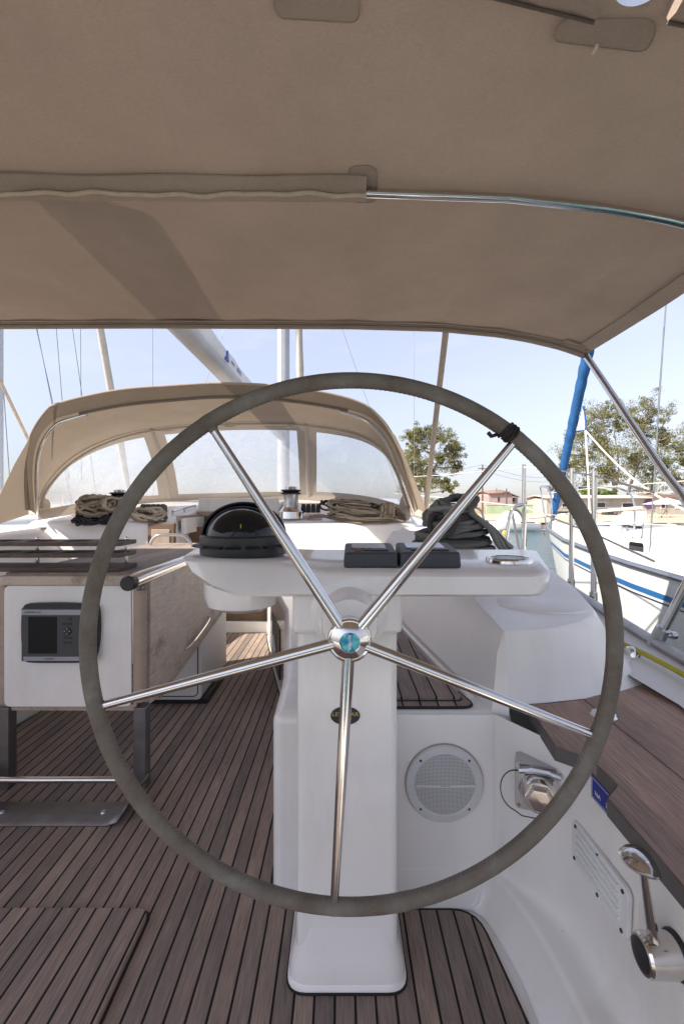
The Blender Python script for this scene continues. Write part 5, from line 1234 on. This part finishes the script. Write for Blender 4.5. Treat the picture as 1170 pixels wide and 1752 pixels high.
def motorboat(c, L, label, tone, cab=True, yaw=0, name='small_boat'):
    o = thing(name, label, 'small boat', c, 'small boats by the quay'); c = Vector(c); rot = Matrix.Rotation(yaw, 3, 'Z')
    def W(x, y, z): return c + rot @ Vector((x, y, z))
    rows = []
    for i in range(11):
        t = i / 10; x = (t - .5) * L; hw_ = L * .17 * interp([(0, .8), (.4, 1), (.75, .8), (1, .04)], t); z = .55 + .25 * max(0, t - .4)
        rows.append([W(x, -hw_, z), W(x, -hw_ * .9, .2), W(x, -hw_ * .5, -.15), W(x, hw_ * .5, -.15), W(x, hw_ * .9, .2), W(x, hw_, z)])
    h_ = MB().loft(rows); h_.add(rows[0], [tuple(range(6))]); ho = h_.build('hull', tone, o, ang=60)
    MB().loft([[r[0] - Vector((0, 0, .06)), r[5] - Vector((0, 0, .06))] for r in rows]).build('deck', gel2, o)
    MB().tube([r[0] for r in rows], .035, 6).build('gunwale', navy_m, ho)
    if cab:
        rr_ = [[W(x, -y, .5), W(x + s, -y * .85, z), W(x + s, y * .85, z), W(x, y, .5)] for x, y, z, s in ((-L * .12, L * .13, 1.35, 0), (L * .12, L * .13, 1.35, -.15), (L * .3, L * .08, .72, -.1))]
        cb2 = MB().loft(rr_); cb2.add(rr_[0], [(0, 1, 2, 3)]); co = cb2.build('cabin', gel, o)
        MB().loft([[W(L * .13, -L * .125, .75), W(L * .11, -L * .112, 1.2)], [W(-L * .08, -L * .128, .75), W(-L * .08, -L * .113, 1.2)]]).build('side_window', darkglass, co)
    return o
motorboat((11.6, 32.0, -.75), 3.6, 'small white motorboat with dark cabin window moored at the quay', gel, True, R(180))
motorboat((15.3, 27.5, -.75), 4.2, 'low dark inflatable dinghy lying beyond the bow of the striped boat', grey_pl, False, R(185))
motorboat((19.0, 30.5, -.75), 4.5, 'small white cabin boat behind the striped boat, right of the dinghy', gel, True, R(170))
motorboat((20.5, 25.0, -.75), 3.4, 'open grey tender half hidden behind the striped boat cabin', maststeel, False, R(175))
def buoy(p, label):
    o = thing('buoy', label, 'buoy', p, 'yellow buoys'); MB().lathe([(.001, -.15), (.13, -.08), (.16, .05), (.12, .18), (.04, .24), (.001, .26)], p, n=16).build('float', pmat('yellow_buoy', (.6, .4, .03), .5), o, ang=60)
    MB().lathe([(.03, .24), (.03, .30), (.001, .31)], p, n=10).build('eye', black, o)
buoy((9.9, 28.5, -.75), 'small yellow buoy floating left of the white motorboat')

# ------------------------------------------------------------------ buildings ashore
pink = pmat('pink_render', (.36, .27, .265), .9, var=.12, scale=.6); pinkl = pmat('pale_pink_render', (.50, .42, .39), .9, var=.1, scale=.6)
tile = pmat('clay_tiles', (.24, .15, .115), .85, var=.3, scale=6); green = pmat('green_painted_wall', (.33, .42, .27), .9, var=.2, scale=.7)
cream = pmat('cream_cladding', (.40, .37, .32), .8, var=.1, scale=1.5); shade_m = pmat('dark_window_pane', (.03, .035, .04), .15, var=.2)
purple = pmat('purple_paint', (.10, .05, .16), .6); ochre = pmat('ochre_render', (.52, .38, .22), .9, var=.2, scale=.8)
Yh = 66
def bxp(px0, px1, py0, py1, Y, D):     # front face seen between two photo pixels, at depth Y
    a = P(px0, py1, Y); b = P(px1, py0, Y); return (a.x, b.x, Y, Y + D, a.z, b.z)
hs = thing('house', 'pink house with tiled gable roof on the far shore', 'house', (22, Yh, 0))
x0, x1, y0, y1, z0, z1 = bxp(836, 876, 844, 884, Yh, 6)
wl_ = MB().box(x0, x1, y0, y1, -.25, z1); wo_ = wl_.build('wall', pink, hs)
MB().box(bxp(818, 835, 850, 884, Yh, 5)[0], x0 - .01, y0 + .6, y1 - .5, -.25, P(0, 849, Yh).z).build('annex', pinkl, hs)
xa, xb = P(874, 0, Yh).x, P(887, 0, Yh).x
MB().prism([(xa + .06, y0 + .4), (xb, y0 + .4), (xb, y1 - .4), (xa + .06, y1 - .4)], -.25, P(0, 851, Yh).z).build('side_wing', pink, hs)
rz = z1; rf = MB(); xm = lerp(x0, x1, .8)
rf.loft([[Vector((x0 - .2, y0 - .3, rz)), Vector((x0 - .2, (y0 + y1) / 2, rz + .35)), Vector((x0 - .2, y1 + .3, rz))], [Vector((xm, y0 - .3, rz + .1)), Vector((xm, (y0 + y1) / 2, rz + .55)), Vector((xm, y1 + .3, rz + .1))], [Vector((x1 + .9, y0 - .3, rz - .55)), Vector((x1 + .9, (y0 + y1) / 2, rz - .3)), Vector((x1 + .9, y1 + .3, rz - .55))]])
rfo = rf.build('roof', tile, hs, solid=.12)
for a, b in ((851, 854), (878, 882)):
    q_ = bxp(a, b, 851, 858, Yh, .1); yy = y0 - .04 if a < 870 else y0 + .36
    MB().box(q_[0], q_[1], yy, yy + .06, q_[4], q_[5]).build('window', shade_m, hs)
MB().tube([P(849, 843, Yh - .2), P(849, 834, Yh - .2)], .06, 6).build('aerial', wire_m, rfo)
gw = thing('garden_wall', 'long low green painted wall in front of the pink house', 'wall', (24, 60, 0))
q_ = bxp(832, 926, 864, 883, 60, .3); MB().box(*q_).build('wall', green, gw); MB().box(q_[0] - .1, q_[1] + .1, q_[2] - .05, q_[3] + .05, q_[5], q_[5] + .12).build('coping', pinkl, gw)
q_ = bxp(792, 831, 867, 884, 58, .3); tag(MB().box(*q_).build('garden_wall', ochre), 'low ochre wall at the water side, left of the green wall', 'wall')
ln = thing('long_cabin', 'long low cream quayside building with dark windows and round purple sign', 'building', (40, 56, 0))
YL = 56; x0 = P(935, 0, YL).x; x1 = P(1420, 0, YL).x; zt_ = P(0, 852, YL).z
lw = MB().box(x0, x1, YL, YL + 6, -.25, zt_).build('wall', cream, ln)
rf = MB(); rf.loft([[Vector((x0 - .3, YL - .5, zt_)), Vector((x0 - .3, YL + 3, zt_ + .35)), Vector((x0 - .3, YL + 6.4, zt_))], [Vector((x1, YL - .5, zt_)), Vector((x1, YL + 3, zt_ + .35)), Vector((x1, YL + 6.4, zt_))]]); rf.build('roof', pinkl, ln, solid=.1)
q_ = bxp(1118, 1165, 846, 851, YL - .6, 4); MB().box(*q_).build('tiled_canopy', tile, ln)
for a, b, c, d in ((961, 972, 862, 867), (1064, 1082, 861, 868), (1016, 1034, 860, 868), (1130, 1136, 862, 869), (1155, 1163, 862, 869), (945, 953, 863, 868)):
    q_ = bxp(a, b, c, d, YL, .1); f_ = MB().box(q_[0] - .08, q_[1] + .08, YL - .07, YL - .002, q_[4] - .08, q_[5] + .08).build('window', white_pl, ln); MB().box(q_[0], q_[1], YL - .09, YL - .06, q_[4], q_[5]).build('pane', shade_m, f_)
for k in range(40):
    x = x0 + k * .85; MB().box(x, x + .05, YL - .03, YL - .003, -.2, zt_ - .05).build('cladding_batten', cream, lw) if k < 22 else None
for a, b in ((955, 978), (1038, 1074)):
    q_ = bxp(a, b, 875, 883, YL - 2, 1.2); MB().box(*q_).build('stored_crate', shade_m, ln)
sg = P(1109, 862, YL); MB().lathe([(.001, .05), (.62, .05), (.62, 0)], (sg.x, YL - .08, sg.z), (0, -1, 0), 28).build('round_sign', purple, ln)
MB().box(sg.x - .35, sg.x + .35, YL - .16, YL - .13, sg.z - .08, sg.z + .08).build('sign_band', whiteprint, ln)
pr_ = thing('parasol', 'white canvas parasol open beside the long cream building', 'parasol', P(1140, 880, 50)); pc = P(1140, 857, 50)
MB().lathe([(.001, .35), (1.4, -.1), (2.3, -.35), (2.25, -.38)], pc, n=8).build('canopy', sail_white, pr_, ang=10)
MB().tube([pc, Vector((pc.x, pc.y, -.25))], .04, 8).build('pole', wire_m, pr_)
def table_set(px, lab):
    c = P(px, 884, 45); c.z = -.22; o = thing('picnic_table', lab, 'picnic table', c, 'wooden tables on the quay')
    MB().box(c.x - .8, c.x + .8, c.y - .35, c.y + .35, .48, .54).build('table_top', trim_wood, o)
    for s in (-1, 1):
        MB().box(c.x - .8, c.x + .8, c.y + s * .7 - .13, c.y + s * .7 + .13, .18, .23).build('seat', trim_wood, o)
        MB().tube([Vector((c.x + s * .6, c.y - .7, -.22)), Vector((c.x + s * .6, c.y, .48)), Vector((c.x + s * .6, c.y + .7, -.22))], .05, 6).build('leg', trim_wood, o)
for px, lab in ((1072, 'wooden picnic table on the quay below the long building windows'), (1128, 'wooden picnic table on the quay under the white parasol')): table_set(px, lab)
def pole(px, pyt, pyb, Y, label, arm=False):
    o = thing('utility_pole', label, 'utility pole', P(px, pyb, Y), 'utility poles ashore'); a = P(px, pyb, Y); b = P(px, pyt, Y)
    MB().tube([a, b], [.11, .08], 8).build('post', dark_wood, o)
    m_ = MB(); m_.box(b.x - .5, b.x + .5, Y - .06, Y + .06, b.z - .5, b.z - .4)
    if arm: m_.box(b.x - .4, b.x + .4, Y - .06, Y + .06, b.z - 1.0, b.z - .9); m_.box(b.x - .05, b.x + .5, Y - .3, Y + .3, b.z - .9, b.z - .55)
    m_.build('crossarm', dark_wood, o); return b
p1 = pole(825, 795, 882, 56, 'thin utility pole in front of the pink house annex')
p2 = pole(940, 829, 878, 70, 'utility pole with crossarms left of the eucalyptus trees', True)
p3 = pole(866, 836, 870, 62, 'short lamp pole behind the green wall')
m_ = MB()
for dz in (0, -.6):
    a = P(690, 808, 70) + Vector((0, 0, dz)); b = p1 + Vector((0, 0, dz)); c = p2 + Vector((0, 0, dz + 1.0))
    for s, e in ((a, b), (b, c)): m_.tube([s.lerp(e, i / 10) - Vector((0, 0, .5 * math.sin(math.pi * i / 10))) for i in range(11)], .02, 4)
tag(m_.build('power_line', wire_m), 'pair of thin overhead wires strung between the utility poles', 'power line')

# ------------------------------------------------------------------ trees
def leafmat(name, a, b):
    m, t, o = newmat(name); g = t.nodes.new('ShaderNodeNewGeometry'); tc = t.nodes.new('ShaderNodeTexCoord')
    nz = N(t, 'ShaderNodeTexNoise', Scale=.9, Detail=5); t.links.new(tc.outputs['Object'], nz.inputs['Vector'])
    ad = N(t, 'ShaderNodeMath', operation='ADD'); mu = N(t, 'ShaderNodeMath', operation='MULTIPLY'); mu.inputs[1].default_value = .35
    t.links.new(g.outputs['Random Per Island'], mu.inputs[0]); t.links.new(nz.outputs['Fac'], ad.inputs[0]); t.links.new(mu.outputs[0], ad.inputs[1])
    r = ramp(t, ad.outputs[0], [(.35, a), (.85, b)])
    d = t.nodes.new('ShaderNodeBsdfDiffuse'); tr = t.nodes.new('ShaderNodeBsdfTranslucent'); s = N(t, 'ShaderNodeMixShader'); s.inputs[0].default_value = .35
    t.links.new(r.outputs[0], d.inputs[0]); t.links.new(r.outputs[0], tr.inputs[0]); t.links.new(d.outputs[0], s.inputs[1]); t.links.new(tr.outputs[0], s.inputs[2]); t.links.new(s.outputs[0], o.inputs[0]); return m
leaf_a = leafmat('eucalyptus_leaf', (.09, .105, .047), (.29, .275, .13)); leaf_b = leafmat('bush_leaf', (.08, .13, .04), (.22, .28, .09))
bark = pmat('pale_bark', (.30, .25, .20), .9, var=.35, scale=2)
def tree(label, Y, clumps, trunks, seed, dens=1.0, mat=leaf_a, name='eucalyptus_tree', group='eucalyptus trees on the far shore'):
    """clumps: (px, py, radius in px); trunks: pixel polylines with radii in metres; all at the tree's own depth"""
    r_ = random.Random(seed); base = P(*trunks[0][0][0][:2], Y); o = thing(name, label, 'tree', base, group); k = Y / F
    tm = MB()
    for tr, ra in trunks:
        pts = spline([P(x, y, Y + dy) for x, y, dy in tr], 4); n_ = len(pts); tm.tube(pts, [lerp(ra, ra * .35, i / (n_ - 1)) for i in range(n_)], 7)
    tips = []
    cm_ = MB()
    clumps = list(clumps) + [(px + r_.uniform(-.9, .9) * rp, py + r_.uniform(-.8, .8) * rp, rp * r_.uniform(.5, .8)) for px, py, rp in clumps]
    for (px, py, rp) in clumps:
        c = P(px, py, Y) + Vector((0, r_.uniform(-1, 1) * rp * k * 1.2, 0)); R_ = rp * k
        # a limb reaching the clump from the nearest trunk point
        q_ = min(tm.v, key=lambda v: (v - c).length + max(0, v.z - c.z) * 2)
        tm_pts = [q_, q_.lerp(c, .5) + Vector((0, 0, -.12 * R_)), c]
        tips.append(tm_pts)
        sub = [(c + Vector((r_.gauss(0, .5), r_.gauss(0, .6), r_.gauss(0, .42))) * R_ if False else c + Vector((r_.gauss(0, .62) * R_, r_.gauss(0, .7) * R_, r_.gauss(0, .55) * R_)), R_ * r_.uniform(.3, .7)) for _ in range(13)]
        for sc_, sr in sub:
            for _ in range(int(74 * dens)):
                d = Vector((r_.gauss(0, 1), r_.gauss(0, 1), r_.gauss(0, 1))).normalized() * sr * r_.random() ** .4; d.z *= .75
                p = sc_ + d; s = r_.uniform(.09, .18); ax = Vector((r_.gauss(0, 1), r_.gauss(0, 1), r_.gauss(-.6, .8))).normalized(); bx_ = ax.cross(Vector((r_.gauss(0, 1), r_.gauss(0, 1), r_.gauss(0, 1)))).normalized()
                cm_.add([p - ax * s, p + bx_ * s * .38, p + ax * s, p - bx_ * s * .38], [(0, 1, 2, 3)])
    for t_ in tips: tm.tube(spline(t_, 3), [.10, .09, .08, .07, .06, .05, .04], 5)
    tm.build('trunk', bark, o, ang=80)
    org = o.location; me = bpy.data.meshes.new('crown'); me.from_pydata([v - org for v in cm_.v], [], cm_.f); me.materials.append(mat)
    cr_ = bpy.data.objects.new('crown', me); COL.objects.link(cr_); cr_.parent = o
    return o
tree('tall eucalyptus with pale forked trunks left of the bimini leg', 74,
     [(1000, 745, 22), (985, 775, 24), (1015, 720, 24), (1030, 700, 22), (1040, 735, 26), (1055, 700, 18), (1010, 790, 22), (1045, 765, 22), (985, 805, 20), (1030, 800, 18), (975, 790, 12), (1022, 758, 20), (1062, 725, 16), (1000, 830, 14), (1045, 815, 16)],
     [([(1052, 880, 0), (1050, 830, 0), (1042, 800, .3), (1038, 760, .2), (1030, 715, 0)], .35), ([(1010, 880, .5), (1008, 840, .5), (1002, 800, .5), (995, 760, .3)], .28), ([(1050, 850, 0), (1058, 800, .2), (1050, 740, 0)], .2)], 3, 1.0)
tree('tall eucalyptus behind the bimini leg, right of the forked one', 80,
     [(1090, 700, 22), (1110, 695, 18), (1128, 720, 16), (1135, 745, 16), (1110, 745, 18), (1080, 735, 16), (1100, 780, 18), (1120, 770, 14), (1085, 800, 18), (1110, 815, 18), (1075, 770, 14), (1132, 790, 16), (1145, 740, 10), (1095, 835, 16)],
     [([(1070, 880, 0), (1075, 840, 0), (1088, 800, .2), (1100, 750, 0), (1105, 710, 0)], .32), ([(1112, 880, .4), (1115, 830, .4), (1122, 780, .4), (1128, 735, .2)], .25)], 5, 1.0)
tree('eucalyptus cut by the right frame edge, behind the bimini leg', 78,
     [(1165, 770, 18), (1180, 750, 26), (1160, 800, 18), (1185, 790, 30), (1200, 760, 30), (1165, 825, 14), (1195, 825, 26)],
     [([(1188, 880, 0), (1186, 830, 0), (1190, 780, 0)], .3)], 9, 1.0)
tree('eucalyptus standing alone between the sprayhood and the wheel rim', 70,
     [(702, 748, 14), (720, 742, 16), (745, 738, 16), (752, 755, 16), (730, 765, 18), (708, 775, 16), (770, 762, 14), (782, 778, 14), (760, 790, 16), (715, 800, 16), (740, 805, 16), (775, 800, 14), (697, 800, 12), (755, 828, 12), (725, 830, 16), (770, 832, 10), (700, 830, 12)],
     [([(726, 884, 0), (728, 850, 0), (722, 815, .2), (712, 775, 0), (705, 752, 0)], .28), ([(728, 850, 0), (738, 815, .2), (752, 785, 0), (775, 770, 0)], .2), ([(725, 830, 0), (735, 790, .2), (742, 748, 0)], .16)], 11, 1.0)
for i, (px, py, rp, Y, lab) in enumerate(((812, 862, 8, 75, 'low green bush left of the pink house'), (905, 866, 9, 72, 'low green bush right of the pink house'), (925, 868, 8, 74, 'small bush left of the eucalyptus group'), (1012, 845, 12, 60, 'bright green shrub at the foot of the forked eucalyptus'), (985, 860, 10, 70, 'dark low bush left of the bright green shrub'), (1045, 848, 9, 72, 'bush between the eucalyptus trunks'))):
    tree(lab, Y, [(px - rp * .5, py, rp * .7), (px + rp * .5, py + 1, rp * .7), (px, py - rp * .4, rp * .7)], [([(px, 882, 0), (px, py, 0)], .06)], 20 + i, .8, leaf_b, 'bush', 'bushes on the far shore')
